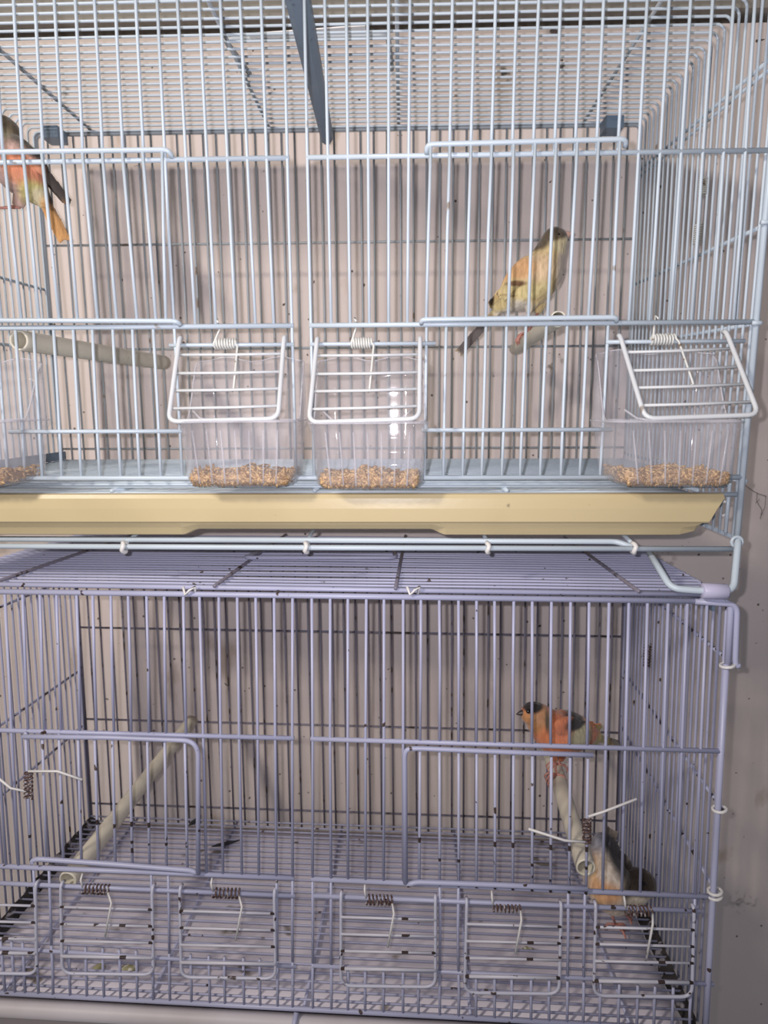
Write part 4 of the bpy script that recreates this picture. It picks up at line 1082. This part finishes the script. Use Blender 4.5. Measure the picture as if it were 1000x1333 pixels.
# --- orange canary on the lower right perch
Yb1 = 0.108
pwl = lambda u, v, dy=0.0: pw(u, v, dy, L)
tl_ = pl2[0]+(pl2[1]-pl2[0])*((Yb1-pl2[0].y)/(pl2[1].y-pl2[0].y)); ptop = L @ (tl_+V((0, 0, 0.0067)))
sp3 = [pwl(772, 958, 0.016), pwl(760, 955, 0.012), pwl(742, 953, 0.006), pwl(724, 953, 0.0), pwl(709, 942, -0.004), pwl(699, 932, -0.006), pwl(694, 929, -0.007)]
ra3 = [0.0075, 0.0125, 0.0178, 0.0190, 0.0145, 0.0116, 0.0102]
ORG = (0.66, 0.22, 0.095)
cr = [
 (pwl(715, 965, -0.02), (0.016, 0.02, 0.018), 0.4, (0.78, 0.26, 0.11)),
 (pwl(738, 950, -0.014), (0.014, 0.02, 0.012), 0.3, (0.76, 0.25, 0.13)),
 (pwl(690, 940, -0.012), (0.010, 0.02, 0.010), 0.4, (0.62, 0.30, 0.12)),
 (pwl(706, 928, -0.018), (0.010, 0.012, 0.012), 0.3, (0.58, 0.30, 0.15)),
 (pwl(713, 940, -0.016), (0.0022, 0.02, 0.008), 0.6, (0.13, 0.10, 0.06)),
 (pwl(691, 914, -0.008), (0.0115, 0.03, 0.0062), 0.2, (0.025, 0.018, 0.018)),
 (pwl(757, 960, -0.01), (0.012, 0.03, 0.011), 0.3, (0.55, 0.50, 0.32)),
 (pwl(752, 941, -0.010), (0.012, 0.03, 0.0055), 0.3, (0.03, 0.025, 0.025)),
 (pwl(786, 962, 0.022), (0.017, 0.05, 0.012), 0.3, (0.46, 0.38, 0.15)),
 (pwl(806, 966, 0.035), (0.007, 0.05, 0.014), 0.3, (0.20, 0.17, 0.11))]
bird('canary', 'orange canary with a black cap perched in the lower cage', sp3, ra3,
     [(pwl(722, 945, -0.020), pwl(756, 946, -0.006), V((0.1, -1, 0.2)), 0.016, 0.0085, 0.0036), (pwl(730, 945, 0.020), pwl(762, 946, 0.024), V((0.1, 1, 0.3)), 0.016, 0.0085, 0.0036)],
     (pwl(768, 957, 0.014), pwl(806, 968, 0.040), V((-0.1, -0.5, 0.8)), 0.0075, 0.0011, 6, 0.05),
     [(pwl(722, 975, -0.006), pwl(722, 990, -0.006), ptop+V((-0.003, -0.010, 0.0005)), (-1, 0, 0), (0, 0, -1)),
      (pwl(732, 975, 0.008), pwl(730, 990, 0.008), ptop+V((0.002, 0.006, 0.0005)), (-1, 0, 0), (0, 0, -1))],
     (pwl(683, 927, -0.0085), pwl(672, 930, -0.010), 0.0029, 'beak_dark'), [pwl(688, 926, -0.0165), pwl(694, 925, 0.003)],
     sph_dist_color(cr, ORG))
# --- pale peach canary on the floor of the lower cage
Yb1 = 0.085
gz = L @ on_plane_z(800, 1206, zg+0.001, L)
sp4 = [pwl(786, 1100, 0.014), pwl(785, 1118, 0.010), pwl(789, 1142, 0.002), pwl(800, 1160, 0.0), pwl(818, 1160, 0.0), pwl(831, 1152, 0.0), pwl(834, 1151, 0.0)]
ra4 = [0.0100, 0.0150, 0.0190, 0.0185, 0.0142, 0.0132, 0.0125]
cr = [
 (pwl(782, 1100, 0.0), (0.018, 0.05, 0.014), 0.3, (0.33, 0.33, 0.38)),
 (pwl(783, 1150, -0.015), (0.006, 0.02, 0.022), 0.5, (0.82, 0.48, 0.20)),
 (pwl(798, 1138, -0.015), (0.012, 0.02, 0.014), 0.4, (0.76, 0.66, 0.56)),
 (pwl(790, 1165, -0.018), (0.012, 0.02, 0.008), 0.5, (0.82, 0.46, 0.24)),
 (pwl(832, 1146, 0.0), (0.0195, 0.05, 0.0135), 0.2, (0.055, 0.038, 0.022)),
 (pwl(828, 1176, -0.01), (0.018, 0.03, 0.009), 0.3, (0.62, 0.55, 0.44)),
 (pwl(810, 1105, 0.0), (0.011, 0.03, 0.020), 0.3, (0.055, 0.05, 0.05))]
bird('canary', 'pale peach canary with a dark head crouching on the lower cage floor', sp4, ra4,
     [(pwl(822, 1140, 0.010), pwl(806, 1112, 0.006), V((0.6, -0.8, 0.1)), 0.018, 0.0065, 0.0034), (pwl(790, 1140, 0.020), pwl(786, 1110, 0.024), V((-0.3, 1, 0.2)), 0.012, 0.008, 0.0035)],
     (pwl(792, 1108, 0.016), pwl(798, 1080, 0.030), V((-0.1, -0.9, 0.3)), 0.0075, 0.0011, 6, 0.05),
     [(pwl(797, 1174, -0.006), pwl(796, 1190, -0.006), gz+V((0.0, -0.002, 0.004)), (0.9, -0.3, 0), (0, 0, -1)),
      (pwl(812, 1174, 0.010), pwl(811, 1188, 0.010), gz+V((0.010, 0.012, 0.004)), (0.9, -0.3, 0), (0, 0, -1))],
     (pwl(846, 1160, -0.004), pwl(855, 1168, -0.006), 0.0040, 'beak_dark'), [pwl(839, 1150, -0.0125), pwl(842, 1148, 0.010)],
     sph_dist_color(cr, (0.74, 0.60, 0.46)))

# ================================================================== cobweb on the wall at the right
mb = MB(); Yw = WY-0.004
for pts in ([(965, 628), (982, 640), (988, 643), (998, 646)], [(986, 642), (985, 652), (992, 664), (990, 676)], [(988, 643), (997, 646), (996, 660), (990, 674)], [(984, 655), (989, 650)]):
    mb.tube([at(u, v, Yw) for u, v in pts], 0.0004, 4)
tag(mb.build('cobweb', 'web', None), 'thin loose cobweb threads on the wall right of the tray', 'cobweb')
